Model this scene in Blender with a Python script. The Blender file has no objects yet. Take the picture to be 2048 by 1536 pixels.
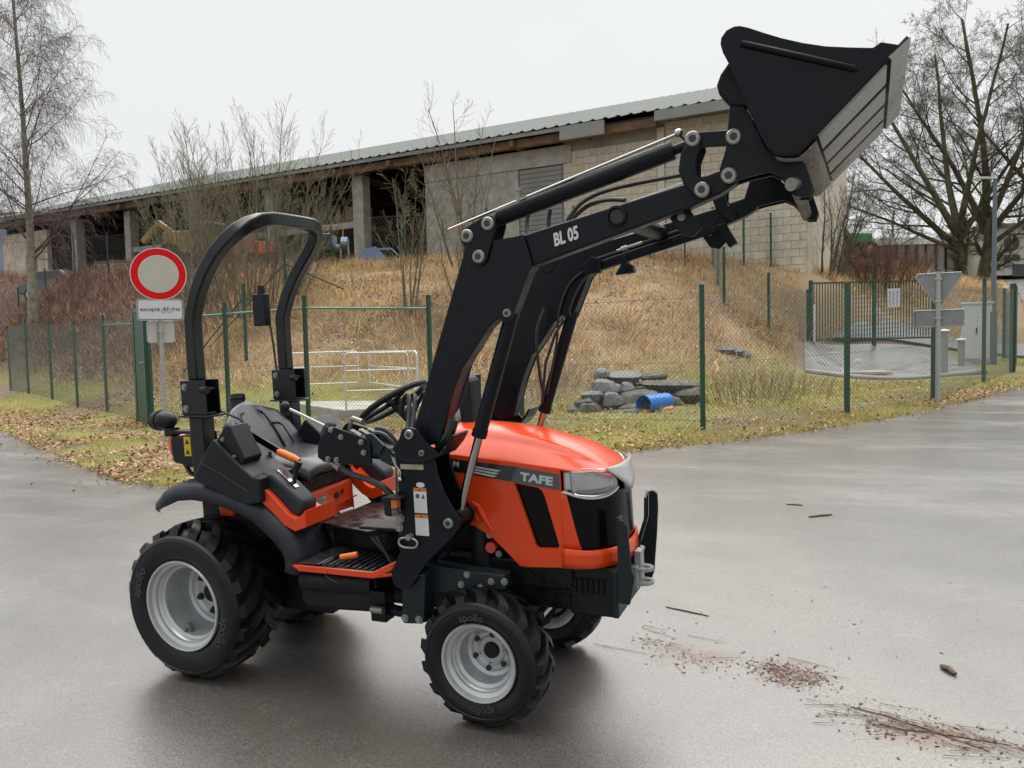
import bpy, math, random
import numpy as np
from mathutils import Vector, Matrix
R=math.radians
random.seed(7); RNG=np.random.default_rng(7)
scene=bpy.context.scene
C=scene.collection
# ------------------------------------------------------------------ camera
cd=bpy.data.cameras.new('camera'); cam=bpy.data.objects.new('camera',cd); C.objects.link(cam)
CR=Vector((0.92253,0.38525,-0.02282)); CU=Vector((-0.00081,0.06105,0.99813)); CF=Vector((-0.38592,0.92079,-0.05663))
CP=Vector((2.89917,-3.28811,1.5988))
m=Matrix.Identity(4)
for i in range(3):
    m[i][0]=CR[i]; m[i][1]=CU[i]; m[i][2]=-CF[i]; m[i][3]=CP[i]
cam.matrix_world=m
cd.sensor_width=36; cd.lens=27.361; cd.clip_end=2500; cd.clip_start=.05
scene.camera=cam
# ------------------------------------------------------------------ world : overcast winter sky
SUN_EL,SUN_AZ=R(70),R(338)
w=bpy.data.worlds.new('World'); scene.world=w; w.use_nodes=True
nt=w.node_tree; nt.nodes.clear()
def N(t,**k):
    n=nt.nodes.new(t)
    for a,b in k.items(): setattr(n,a,b)
    return n
out=N('ShaderNodeOutputWorld'); bg=N('ShaderNodeBackground')
sky=N('ShaderNodeTexSky',sky_type='NISHITA',sun_disc=False,sun_elevation=SUN_EL,sun_rotation=SUN_AZ,air_density=2.0,dust_density=6.0,ozone_density=1.0)
hs=N('ShaderNodeHueSaturation'); hs.inputs['Saturation'].default_value=.12
gain=N('ShaderNodeMixRGB',blend_type='MULTIPLY'); gain.inputs[0].default_value=1; gain.inputs[2].default_value=(.08,.08,.08,1)
tc=N('ShaderNodeTexCoord'); nz=N('ShaderNodeTexNoise'); nz.inputs['Scale'].default_value=1.6; nz.inputs['Detail'].default_value=5
rmp=N('ShaderNodeValToRGB'); rmp.color_ramp.elements[0].position=.3; rmp.color_ramp.elements[1].position=.72
rmp.color_ramp.elements[0].color=(2.36,2.45,2.465,1); rmp.color_ramp.elements[1].color=(2.55,2.62,2.62,1)
mix=N('ShaderNodeMixRGB'); mix.inputs[0].default_value=.9
nt.links.new(sky.outputs[0],hs.inputs['Color']); nt.links.new(hs.outputs[0],gain.inputs[1])
nt.links.new(tc.outputs['Generated'],nz.inputs['Vector']); nt.links.new(nz.outputs['Fac'],rmp.inputs[0])
nt.links.new(gain.outputs[0],mix.inputs[1]); nt.links.new(rmp.outputs[0],mix.inputs[2])
nt.links.new(mix.outputs[0],bg.inputs['Color']); bg.inputs['Strength'].default_value=.105
nt.links.new(bg.outputs[0],out.inputs['Surface'])
# the sun behind the clouds
sd=bpy.data.lights.new('sun','SUN'); sd.energy=1.5; sd.angle=R(88); sd.color=(1,.965,.92)
sun=bpy.data.objects.new('sun',sd); C.objects.link(sun)
sun.rotation_euler=Vector((-math.sin(SUN_AZ)*math.cos(SUN_EL),-math.cos(SUN_AZ)*math.cos(SUN_EL),-math.sin(SUN_EL))).to_track_quat('-Z','Y').to_euler()
vs=scene.view_settings; vs.view_transform='Standard'; vs.look='None'; vs.gamma=1; vs.exposure=1.85
# ------------------------------------------------------------------ materials
MATS={}
def mat(name,col,rough=.5,metal=0.,var=0.,vscale=8.,bump=0.,bscale=60.,coat=0.,spec=.5,trans=0.,attr=None,rvar=0.,detail=5.,col2=None,bdist=.02):
    if name in MATS: return MATS[name]
    mt=bpy.data.materials.new(name); mt.use_nodes=True; t=mt.node_tree
    b=t.nodes['Principled BSDF']
    b.inputs['Roughness'].default_value=rough; b.inputs['Metallic'].default_value=metal
    b.inputs['Coat Weight'].default_value=coat; b.inputs['Coat Roughness'].default_value=.08
    b.inputs['Specular IOR Level'].default_value=spec; b.inputs['Transmission Weight'].default_value=trans
    c=(*col,1)
    tcn=t.nodes.new('ShaderNodeTexCoord')
    src=None
    if attr:
        a=t.nodes.new('ShaderNodeAttribute'); a.attribute_name=attr; src=a.outputs['Color']
    if var or col2:
        n=t.nodes.new('ShaderNodeTexNoise'); n.inputs['Scale'].default_value=vscale; n.inputs['Detail'].default_value=detail
        t.links.new(tcn.outputs['Object'],n.inputs['Vector'])
        r=t.nodes.new('ShaderNodeValToRGB'); r.color_ramp.elements[0].position=.3; r.color_ramp.elements[1].position=.7
        if col2: a0,a1=(*col,1),(*col2,1)
        else: a0,a1=tuple(min(1,x*(1-var)) for x in col)+(1,),tuple(min(1,x*(1+var)) for x in col)+(1,)
        r.color_ramp.elements[0].color=a0; r.color_ramp.elements[1].color=a1
        t.links.new(n.outputs['Fac'],r.inputs[0]); src=r.outputs[0]
        if rvar:
            mr=t.nodes.new('ShaderNodeMapRange'); mr.inputs['To Min'].default_value=max(.02,rough-rvar); mr.inputs['To Max'].default_value=min(1,rough+rvar)
            mr.inputs['From Min'].default_value=.3; mr.inputs['From Max'].default_value=.7
            t.links.new(n.outputs['Fac'],mr.inputs['Value']); t.links.new(mr.outputs[0],b.inputs['Roughness'])
    if src is not None: t.links.new(src,b.inputs['Base Color'])
    else: b.inputs['Base Color'].default_value=c
    if bump:
        n2=t.nodes.new('ShaderNodeTexNoise'); n2.inputs['Scale'].default_value=bscale; n2.inputs['Detail'].default_value=4
        t.links.new(tcn.outputs['Object'],n2.inputs['Vector'])
        bp=t.nodes.new('ShaderNodeBump'); bp.inputs['Strength'].default_value=bump; bp.inputs['Distance'].default_value=bdist
        t.links.new(n2.outputs['Fac'],bp.inputs['Height']); t.links.new(bp.outputs[0],b.inputs['Normal'])
    MATS[name]=mt
    return mt
BLK=mat('loader_paint',(.0035,.0055,.009),.38,spec=.22,var=.25,vscale=14,rvar=.1,bump=.12,bscale=220,bdist=.004)
BLK2=mat('rops_paint',(.0035,.0045,.0065),.3,spec=.4,var=.2,vscale=9,rvar=.08,bump=.06,bscale=260,bdist=.003)
TEAL=mat('subframe_paint',(.005,.013,.016),.45,spec=.35,var=.25,vscale=12,rvar=.1,bump=.1,bscale=200,bdist=.004)
BKT=mat('bucket_paint',(.0025,.0038,.007),.34,spec=.2,var=.3,vscale=5,rvar=.12,bump=.1,bscale=150,bdist=.004)
STEEL=mat('worn_steel',(.24,.23,.205),.32,metal=.7,var=.4,vscale=5,rvar=.16,bump=.1,bscale=120,bdist=.003)
DIRT=mat('gritty_steel',(.20,.185,.15),.8,metal=.2,var=.5,vscale=70,bump=.6,bscale=160,bdist=.006)
ORA=mat('orange_paint',(.64,.056,.010),.24,var=.05,vscale=3,coat=.12,spec=.32,rvar=.05)
PLA=mat('dark_plastic',(.008,.009,.012),.45,spec=.26,var=.2,vscale=20,bump=.25,bscale=420,bdist=.002)
PLG=mat('fender_plastic',(.015,.019,.026),.45,spec=.28,var=.25,vscale=16,bump=.2,bscale=300,bdist=.003)
RUB=mat('tyre_rubber',(.006,.007,.009),.42,spec=.3,var=.35,vscale=10,rvar=.16,bump=.25,bscale=160,bdist=.003)
RUBD=mat('tyre_lettering',(.032,.034,.038),.45)
SIL=mat('wheel_silver',(.46,.48,.49),.34,metal=.45,var=.08,vscale=12,rvar=.06)
CHR=mat('chrome',(.40,.39,.37),.16,metal=1)
ZINC=mat('zinc_bolt',(.27,.265,.24),.42,metal=.7,var=.15,vscale=60)
BOLTD=mat('dark_bolt',(.02,.02,.022),.45)
SEATM=mat('seat_vinyl',(.021,.025,.033),.34,var=.12,vscale=15,bump=.15,bscale=300,bdist=.002)
ENG=mat('engine_black',(.004,.0045,.0055),.5,spec=.35,var=.4,vscale=14,rvar=.15,bump=.4,bscale=60,bdist=.01)
HOSE=mat('hose_rubber',(.013,.014,.016),.42)
GLOSS=mat('grille_gloss',(.0025,.003,.003),.22,spec=.14)
LAMPW=mat('lamp_housing',(.52,.53,.52),.25,metal=.25,coat=.4)
WHT=mat('white_print',(.55,.56,.57),.5)
GRYP=mat('silver_print',(.46,.48,.50),.4)
DECAL=mat('decal_black',(.012,.013,.016),.3,coat=.3)
DECG=mat('decal_grey',(.05,.06,.075),.3,coat=.3)
ORP=mat('label_orange',(.55,.14,.015),.5)
YEL=mat('sticker_yellow',(.52,.38,.015),.45)
AMB=mat('amber_lens',(.60,.13,.006),.15,coat=.5)
REDL=mat('red_lens',(.55,.02,.02),.15,coat=.5)
CLEAR=mat('clear_lens',(.9,.92,.92),.04,trans=.92,coat=.3)
GRIP=mat('orange_grip',(.66,.15,.012),.45)
MATM=mat('foot_mat',(.014,.015,.018),.25,var=.3,vscale=20,rvar=.12)
GREEN=mat('fence_green',(.004,.052,.028),.38,var=.2,vscale=6,rvar=.1)
GREENW=mat('wire_green',(.075,.10,.085),.45)
GALV=mat('galvanised',(.34,.35,.345),.45,metal=.5,var=.15,vscale=25,rvar=.1)
ALUB=mat('sign_back',(.22,.225,.23),.45,metal=.4,var=.1,vscale=8)
SWHITE=mat('sign_white',(.42,.42,.36),.4,var=.04,vscale=6)
SWHITE2=mat('sign_bright',(.55,.57,.59),.35)
SRED=mat('sign_red',(.60,.006,.010),.5,spec=.15)
CONC=mat('concrete',(.33,.32,.29),.85,var=.25,vscale=3,bump=.3,bscale=40,bdist=.01)
SLABM=mat('wet_slab',(.19,.19,.18),.4,var=.2,vscale=2.5,rvar=.15,bump=.15,bscale=50,bdist=.01)
BLOCK=mat('concrete_block',(.50,.455,.36),.9,var=.22,vscale=2.2,bump=.4,bscale=30,bdist=.015)
BLOCKL=mat('pale_block',(.52,.50,.44),.9,var=.15,vscale=2.2,bump=.4,bscale=30,bdist=.015)
MORTAR=mat('mortar',(.27,.26,.225),.95,var=.2,vscale=2)
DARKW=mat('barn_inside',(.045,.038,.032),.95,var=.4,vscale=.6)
TIMB=mat('barn_timber',(.17,.105,.062),.8,var=.35,vscale=3)
ROOFM=mat('roof_sheet',(.17,.185,.175),.8,spec=.1,var=.15,vscale=.6,rvar=.1)
FASC=mat('roof_fascia',(.20,.21,.20),.6,var=.15,vscale=1)
SHUT=mat('shutter',(.20,.205,.20),.55,var=.1,vscale=1.5)
STONE=mat('field_stone',(.055,.062,.07),.55,col2=(.15,.155,.155),vscale=3.5,bump=.9,bscale=14,bdist=.03,rvar=.15)
MOSS=mat('mossy_stone',(.04,.045,.024),.8,col2=(.12,.115,.095),vscale=5,bump=.9,bscale=16,bdist=.03)
BLUEP=mat('blue_pipe',(.004,.15,.52),.35,var=.06,vscale=8)
ORPIPE=mat('orange_pipe',(.62,.22,.06),.5,var=.2,vscale=8)
BARK=mat('bark',(.085,.072,.050),.9,var=.45,vscale=5,bump=.6,bscale=20,bdist=.02)
BARKG=mat('bark_mossy',(.085,.080,.040),.9,var=.45,vscale=3,bump=.6,bscale=20,bdist=.02)
TWIG=mat('twig',(.125,.105,.075),.85,var=.25,vscale=2)
TWIGR=mat('birch_twig',(.15,.115,.115),.85,var=.2,vscale=2)
BRAM=mat('bramble',(.11,.055,.038),.85,attr='col')
def blade_mat(name):
    mt=bpy.data.materials.new(name); mt.use_nodes=True; t=mt.node_tree; t.nodes.clear(); L=t.links.new
    o=t.nodes.new('ShaderNodeOutputMaterial'); a=t.nodes.new('ShaderNodeAttribute'); a.attribute_name='col'
    d=t.nodes.new('ShaderNodeBsdfDiffuse'); tr=t.nodes.new('ShaderNodeBsdfTranslucent'); m_=t.nodes.new('ShaderNodeMixShader'); m_.inputs[0].default_value=.45
    L(a.outputs['Color'],d.inputs['Color']); L(a.outputs['Color'],tr.inputs['Color']); L(d.outputs[0],m_.inputs[1]); L(tr.outputs[0],m_.inputs[2]); L(m_.outputs[0],o.inputs['Surface'])
    MATS[name]=mt; return mt
BLADE=blade_mat('grass_blade')
LEAF=mat('fallen_leaf',(.2,.1,.05),.65,attr='col')
MBLUE=mat('machine_blue',(.17,.26,.44),.45)
MYEL=mat('machine_yellow',(.34,.21,.035),.5,var=.2,vscale=3)
MORA=mat('machine_orange',(.48,.08,.03),.5,var=.2,vscale=3)
MGRN=mat('machine_green',(.03,.16,.05),.5)
GLASSD=mat('dark_glass',(.02,.025,.03),.08)
HOUSE=mat('house_render',(.42,.40,.34),.9,var=.06,vscale=.5)
def leaf_two_sided(mt): mt.use_backface_culling=False
# ------------------------------------------------------------------ mesh helpers
def link(o,parent=None):
    C.objects.link(o)
    if parent is not None: o.parent=parent
    return o
def finish(me,mt,smooth,ang=35):
    if mt is not None:
        for x in (mt if isinstance(mt,(list,tuple)) else [mt]): me.materials.append(x)
    if smooth:
        me.polygons.foreach_set('use_smooth',[True]*len(me.polygons))
        me.set_sharp_from_angle(angle=R(ang))
    me.update()
class MB:
    def __init__(s): s.v=[]; s.f=[]
    def add(s,vs,fs):
        k=len(s.v); s.v.extend([tuple(map(float,q)) for q in vs]); s.f.extend([tuple(i+k for i in q) for q in fs]); return s
    def bx(s,x0,x1,y0,y1,z0,z1):
        return s.add([(x0,y0,z0),(x1,y0,z0),(x1,y1,z0),(x0,y1,z0),(x0,y0,z1),(x1,y0,z1),(x1,y1,z1),(x0,y1,z1)],
            [(0,3,2,1),(4,5,6,7),(0,1,5,4),(1,2,6,5),(2,3,7,6),(3,0,4,7)])
    def prism(s,pts,y0,y1):
        a=sum(pts[i-1][0]*pts[i][1]-pts[i][0]*pts[i-1][1] for i in range(len(pts)))
        if a<0: pts=pts[::-1]
        n=len(pts)
        if y0>y1: y0,y1=y1,y0
        vs=[(p[0],y0,p[1]) for p in pts]+[(p[0],y1,p[1]) for p in pts]
        return s.add(vs,[tuple(range(n)),tuple(range(2*n-1,n-1,-1))]+[((i+1)%n,i,i+n,(i+1)%n+n) for i in range(n)])
    def prz(s,pts,z0,z1):
        n=len(pts); a=sum(pts[i-1][0]*pts[i][1]-pts[i][0]*pts[i-1][1] for i in range(n))
        if a<0: pts=pts[::-1]
        vs=[(p[0],p[1],z0) for p in pts]+[(p[0],p[1],z1) for p in pts]
        return s.add(vs,[tuple(range(n-1,-1,-1)),tuple(range(n,2*n))]+[(i,(i+1)%n,(i+1)%n+n,i+n) for i in range(n)])
    def cyl(s,p0,p1,r0,r1=None,n=14,cap=True):
        r1=r0 if r1 is None else r1
        p0,p1=Vector(p0),Vector(p1); d=(p1-p0).normalized()
        a=d.orthogonal().normalized(); b=d.cross(a)
        vs=[]
        for p,r in ((p0,r0),(p1,r1)):
            for i in range(n):
                t=2*math.pi*i/n; vs.append(p+(a*math.cos(t)+b*math.sin(t))*r)
        fs=[(i,(i+1)%n,(i+1)%n+n,i+n) for i in range(n)]
        if cap: fs+=[tuple(range(n-1,-1,-1)),tuple(range(n,2*n))]
        return s.add(vs,fs)
    def tube(s,path,r,n=8,cap=True,closed=False):
        P=[Vector(p) for p in path]; L=len(P); rr=r if isinstance(r,(list,tuple)) else [r]*L
        a=None; vs=[]
        for i in range(L):
            if closed: d=(P[(i+1)%L]-P[i-1]).normalized()
            else: d=(P[min(i+1,L-1)]-P[max(i-1,0)]).normalized()
            if a is None: a=d.orthogonal().normalized()
            a=(a-d*a.dot(d)); a=a.normalized() if a.length>1e-6 else d.orthogonal().normalized()
            b=d.cross(a)
            for k in range(n):
                t=2*math.pi*k/n; vs.append(P[i]+(a*math.cos(t)+b*math.sin(t))*rr[i])
        fs=[]
        for i in range(L if closed else L-1):
            j=(i+1)%L
            for k in range(n):
                k2=(k+1)%n; fs.append((i*n+k,i*n+k2,j*n+k2,j*n+k))
        if cap and not closed: fs+=[tuple(range(n-1,-1,-1)),tuple(range((L-1)*n,L*n))]
        return s.add(vs,fs)
    def sweep(s,path,sec,up=(0,1,0),cap=True):
        # sec: list of (a,b): a along 'up', b along d x up
        P=[Vector(p) for p in path]; L=len(P); n=len(sec); u=Vector(up); vs=[]
        for i in range(L):
            d=(P[min(i+1,L-1)]-P[max(i-1,0)]).normalized(); uu=(u-d*u.dot(d)).normalized(); b=d.cross(uu)
            for q in sec: vs.append(P[i]+uu*q[0]+b*q[1])
        fs=[(i*n+k,i*n+(k+1)%n,(i+1)*n+(k+1)%n,(i+1)*n+k) for i in range(L-1) for k in range(n)]
        if cap: fs+=[tuple(range(n-1,-1,-1)),tuple(range((L-1)*n,L*n))]
        return s.add(vs,fs)
    def lathe(s,prof,c,sy=1,n=40,closed=False):
        # axis along y through c; prof (r, t) t = offset along y times sy
        vs=[]; L=len(prof)
        for i in range(n):
            a=2*math.pi*i/n
            for r,t in prof: vs.append((c[0]+r*math.cos(a),c[1]+sy*t,c[2]+r*math.sin(a)))
        fs=[]
        for i in range(n):
            j=(i+1)%n
            for k in range(L-1): fs.append((i*L+k,j*L+k,j*L+k+1,i*L+k+1) if sy>0 else (i*L+k,i*L+k+1,j*L+k+1,j*L+k))
        return s.add(vs,fs)
    def ball(s,c,r,n=12,m_=8,sc=(1,1,1)):
        vs=[(c[0],c[1],c[2]+r*sc[2])]
        for i in range(1,m_):
            for k in range(n):
                t=math.pi*i/m_; p=2*math.pi*k/n
                vs.append((c[0]+r*sc[0]*math.sin(t)*math.cos(p),c[1]+r*sc[1]*math.sin(t)*math.sin(p),c[2]+r*sc[2]*math.cos(t)))
        vs.append((c[0],c[1],c[2]-r*sc[2])); e=len(vs)-1
        fs=[(0,1+k,1+(k+1)%n) for k in range(n)]
        for i in range(m_-2):
            for k in range(n):
                a=1+i*n; fs.append((a+k,a+n+k,a+n+(k+1)%n,a+(k+1)%n))
        a=1+(m_-2)*n; fs+=[(a+k,e,a+(k+1)%n) for k in range(n)]
        return s.add(vs,fs)
    def grid(s,rows,flip=False):
        n=len(rows[0]); vs=[q for r in rows for q in r]; fs=[]
        for i in range(len(rows)-1):
            for k in range(n-1):
                f=(i*n+k,i*n+k+1,(i+1)*n+k+1,(i+1)*n+k); fs.append(f[::-1] if flip else f)
        return s.add(vs,fs)
    def mir(s):
        q=MB(); q.v=[(x,-y,z) for x,y,z in s.v]; q.f=[f[::-1] for f in s.f]; return q
    def xf(s,M): s.v=[tuple(M@Vector(q)) for q in s.v]; return s
    def build(s,name,mt,parent=None,smooth=False,bev=0,ang=35,solid=0,seg=2):
        me=bpy.data.meshes.new(name); me.from_pydata(s.v,[],s.f); finish(me,mt,smooth,ang)
        o=bpy.data.objects.new(name,me); link(o,parent)
        if solid:
            q=o.modifiers.new('solid','SOLIDIFY'); q.thickness=solid; q.offset=-1
        if bev:
            q=o.modifiers.new('bevel','BEVEL'); q.width=bev; q.segments=seg; q.limit_method='ANGLE'; q.angle_limit=R(40)
        return o
def npmesh(name,V,F,mt,parent=None,smooth=False,col=None):
    V=np.asarray(V,np.float32); F=np.asarray(F,np.int32); k=F.shape[1]
    me=bpy.data.meshes.new(name)
    me.vertices.add(len(V)); me.vertices.foreach_set('co',V.ravel())
    me.loops.add(F.size); me.loops.foreach_set('vertex_index',F.ravel())
    me.polygons.add(len(F)); me.polygons.foreach_set('loop_start',np.arange(0,F.size,k,dtype=np.int32))
    me.update(calc_edges=True)
    if col is not None:
        a=me.attributes.new('col','FLOAT_COLOR','POINT'); a.data.foreach_set('color',np.asarray(col,np.float32).ravel())
    finish(me,mt,smooth,60)
    o=bpy.data.objects.new(name,me); link(o,parent)
    return o
def empty(name,loc=(0,0,0),rz=0,parent=None):
    o=bpy.data.objects.new(name,None); link(o,parent); o.location=loc; o.rotation_euler=(0,0,rz); return o
def tag(o,label=None,cat=None,group=None,kind=None):
    if label: o['label']=label
    if cat: o['category']=cat
    if group: o['group']=group
    if kind: o['kind']=kind
    return o
def copy_tree(o,parent=None):
    c=o.copy(); link(c); c.parent=parent
    for ch in list(o.children): copy_tree(ch,c)
    return c
def text_mesh(name,s,size,mt,parent,M,extrude=.001,bold=0.,shear=0.,sx=1.,align='LEFT',fn=None):
    cu=bpy.data.curves.new(name,'FONT'); cu.body=s; cu.size=size; cu.extrude=extrude; cu.offset=bold; cu.shear=shear; cu.align_x=align; cu.resolution_u=3
    t=bpy.data.objects.new(name+'_tmp',cu); C.objects.link(t)
    dg=bpy.context.evaluated_depsgraph_get()
    me=bpy.data.meshes.new_from_object(t.evaluated_get(dg))
    bpy.data.objects.remove(t); bpy.data.curves.remove(cu)
    me.materials.clear(); me.materials.append(mt); me.name=name
    for v in me.vertices:
        q=Vector((v.co.x*sx,v.co.y,v.co.z))
        v.co=fn(q) if fn else M@q
    me.update()
    o=bpy.data.objects.new(name,me); link(o,parent); return o
# basis for text on the near (-y) face: right=+x, up=+z, normal=-y
def face_near(x,y,z,ang=0):
    return Matrix.Translation((x,y,z))@Matrix.Rotation(-ang,4,'Y')@Matrix(((1,0,0,0),(0,0,-1,0),(0,1,0,0),(0,0,0,1)))
T={
 'arm':(-0.425,[(1.278,1.234),(1.331,1.165),(1.407,1.181),(1.469,1.376),(1.521,1.487),(1.538,1.505),(1.590,1.573),(1.642,1.643),(1.692,1.684),(1.704,1.670),(1.725,1.657),(1.744,1.672),(1.775,1.740),(1.827,1.854),(1.846,1.872),(1.813,1.996),(1.671,1.979),(1.564,1.991),(1.549,1.934)]),
 'gusset':(-0.432,[(1.589,1.922),(1.548,1.833),(1.526,1.715),(1.520,1.664),(1.470,1.577),(1.384,1.422),(1.331,1.219),(1.350,1.177),(1.407,1.191),(1.473,1.376),(1.525,1.487),(1.541,1.505),(1.594,1.574),(1.645,1.643),(1.695,1.684),(1.707,1.670),(1.728,1.657),(1.747,1.672),(1.778,1.740),(1.829,1.854),(1.849,1.871),(1.816,1.995),(1.685,1.981),(1.628,1.912)]),
 'boom':(-0.42,[(1.796,1.992),(2.421,2.120),(2.557,2.157),(2.591,2.158),(2.610,2.130),(2.598,2.101),(2.547,2.073),(2.433,2.033),(1.827,1.868)]),
 'clink':(-0.45,[(2.443,2.272),(2.454,2.286),(2.469,2.289),(2.486,2.278),(2.490,2.259),(2.491,2.237),(2.473,2.194),(2.471,2.159),(2.478,2.131),(2.498,2.112),(2.515,2.098),(2.516,2.077),(2.502,2.064),(2.483,2.062),(2.458,2.078),(2.427,2.116),(2.412,2.165),(2.421,2.219),(2.439,2.247)]),
 'hitch':(-0.43,[(2.590,2.373),(2.580,2.280),(2.572,2.217),(2.550,2.153),(2.555,2.122),(2.576,2.102),(2.632,2.115),(2.713,2.126),(2.748,2.107),(2.804,2.034),(2.838,2.032),(2.849,2.063),(2.827,2.137),(2.796,2.170),(2.707,2.199),(2.653,2.323),(2.605,2.395)]),
 'bracklobe':(-0.44,[(2.593,2.506),(2.561,2.466),(2.548,2.433),(2.554,2.404),(2.572,2.378),(2.591,2.357),(2.654,2.345),(2.633,2.470)]),
 'bside':(-0.52,[(3.126,2.459),(3.096,2.445),(3.048,2.462),(3.026,2.449),(2.962,2.462),(2.893,2.478),(2.825,2.501),(2.759,2.529),(2.705,2.556),(2.661,2.579),(2.636,2.589),(2.617,2.591),(2.592,2.583),(2.575,2.563),(2.572,2.543),(2.579,2.515),(2.597,2.477),(2.646,2.344),(2.691,2.234),(2.714,2.187),(2.733,2.170),(2.758,2.162),(2.782,2.159),(2.808,2.159),(2.946,2.289),(3.073,2.409)]),
 'bridge':(-0.52,[(2.638,2.529),(2.982,2.391)]),
 'mast':(-0.47,[(1.210,1.145),(1.232,1.072),(1.218,0.976),(1.205,0.783),(1.208,0.719),(1.163,0.639),(1.158,0.606),(1.173,0.568),(1.211,0.557),(1.251,0.571),(1.280,0.613),(1.332,0.683),(1.460,0.800),(1.495,0.844),(1.503,0.876),(1.474,0.911),(1.436,0.975),(1.409,1.047),(1.395,1.119),(1.392,1.149)]),
 'cup':(-0.485,[(1.186,1.158),(1.202,1.139),(1.253,1.113),(1.359,1.112),(1.436,1.139),(1.479,1.185),(1.500,1.221),(1.435,1.196),(1.367,1.203),(1.341,1.240),(1.300,1.251),(1.266,1.243),(1.245,1.205),(1.212,1.179)]),
 'subvert':(-0.44,[(1.195,0.610),(1.183,0.407),(1.193,0.399),(1.279,0.406),(1.289,0.416),(1.309,0.620)]),
 'subbeam':(-0.37,[(1.238,0.647),(1.458,0.632),(1.641,0.626),(1.638,0.562),(1.381,0.527),(1.229,0.512)]),
 'valve':(-0.46,[(0.815,1.152),(0.831,1.190),(0.875,1.241),(0.899,1.250),(1.070,1.200),(1.086,1.181),(1.090,1.098),(1.074,1.084),(0.844,1.093),(0.814,1.112)]),
 'valve2':(-0.455,[(1.056,1.218),(1.091,1.219),(1.149,1.167),(1.124,1.130),(1.074,1.124)]),
 'console':(-0.41,[(0.176,1.175),(0.130,1.121),(0.090,1.064),(0.042,0.997),(0.057,0.960),(0.151,0.930),(0.284,0.885),(0.357,0.865),(0.437,0.878),(0.439,0.994),(0.393,1.002),(0.332,1.045),(0.199,1.156)]),
 'console2':(-0.4,[(0.190,1.169),(0.243,1.234),(0.273,1.239),(0.354,1.084),(0.329,1.043)]),
 'sidevent':(-0.262,[(1.662,0.989),(1.785,0.973),(1.802,0.961),(1.816,0.934),(1.875,0.733),(1.870,0.720),(1.768,0.715),(1.755,0.723)]),
 'hoodside':(-0.262,[(1.319,1.111),(1.299,0.899),(1.356,0.835),(1.403,0.806),(1.463,0.792),(1.543,0.747),(1.599,0.696),(1.665,0.629),(1.845,0.640),(1.996,0.652)]),
 'decal':(-0.262,[(1.317,1.084),(1.315,1.040),(1.874,0.964),(1.862,1.032)]),
 'fender':(-0.45,[(-0.186,0.835),(-0.114,0.888),(-0.045,0.928),(0.102,0.978),(0.195,0.986),(0.325,0.932),(0.467,0.892),(0.574,0.816),(0.677,0.731),(0.768,0.668)]),
}
# ------------------------------------------------------------------ tractor (local frame: x forward, y away, z up, origin on the road under the rear axle)
TM=Matrix(((0.9999352,-0.0003977,-0.0113745),(0.,0.9993893,-0.0349446),(0.0113815,0.0349424,0.9993245)))
TR=bpy.data.objects.new('compact_tractor',None); link(TR)
TR.matrix_world=TM.to_4x4()
tag(TR,'orange compact tractor with black front loader and raised bucket, parked on the wet road','tractor')
def pl(k): return T[k][1]
def both(fn,name,mt,**kw):
    a=fn().build(name,mt,TR,**kw); b=fn().mir().build(name,mt,TR,**kw); return a,b
def bolt(parent,x,y,z,r=.03,sy=-1,light=True):
    b=MB(); b.lathe([(r*.45,0),(r,0),(r*1.0,.006),(r*.85,.011),(r*.45,.011)],(x,y,z),sy,20)
    o=b.build('washer',ZINC,parent,True)
    c=MB(); c.cyl((x,y,z),(x,y+sy*.013,z),r*.52,n=6); c.build('bolt',BOLTD if light else ZINC,parent)
    return o
def hexb(parent,x,y,z,r=.013,sy=-1,mt=None):
    b=MB(); b.cyl((x,y,z),(x,y+sy*.004,z),r*1.25,n=14); b.cyl((x,y+sy*.004,z),(x,y+sy*.012,z),r*.85,n=6); return b.build('bolt',mt or ZINC,parent)
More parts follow.
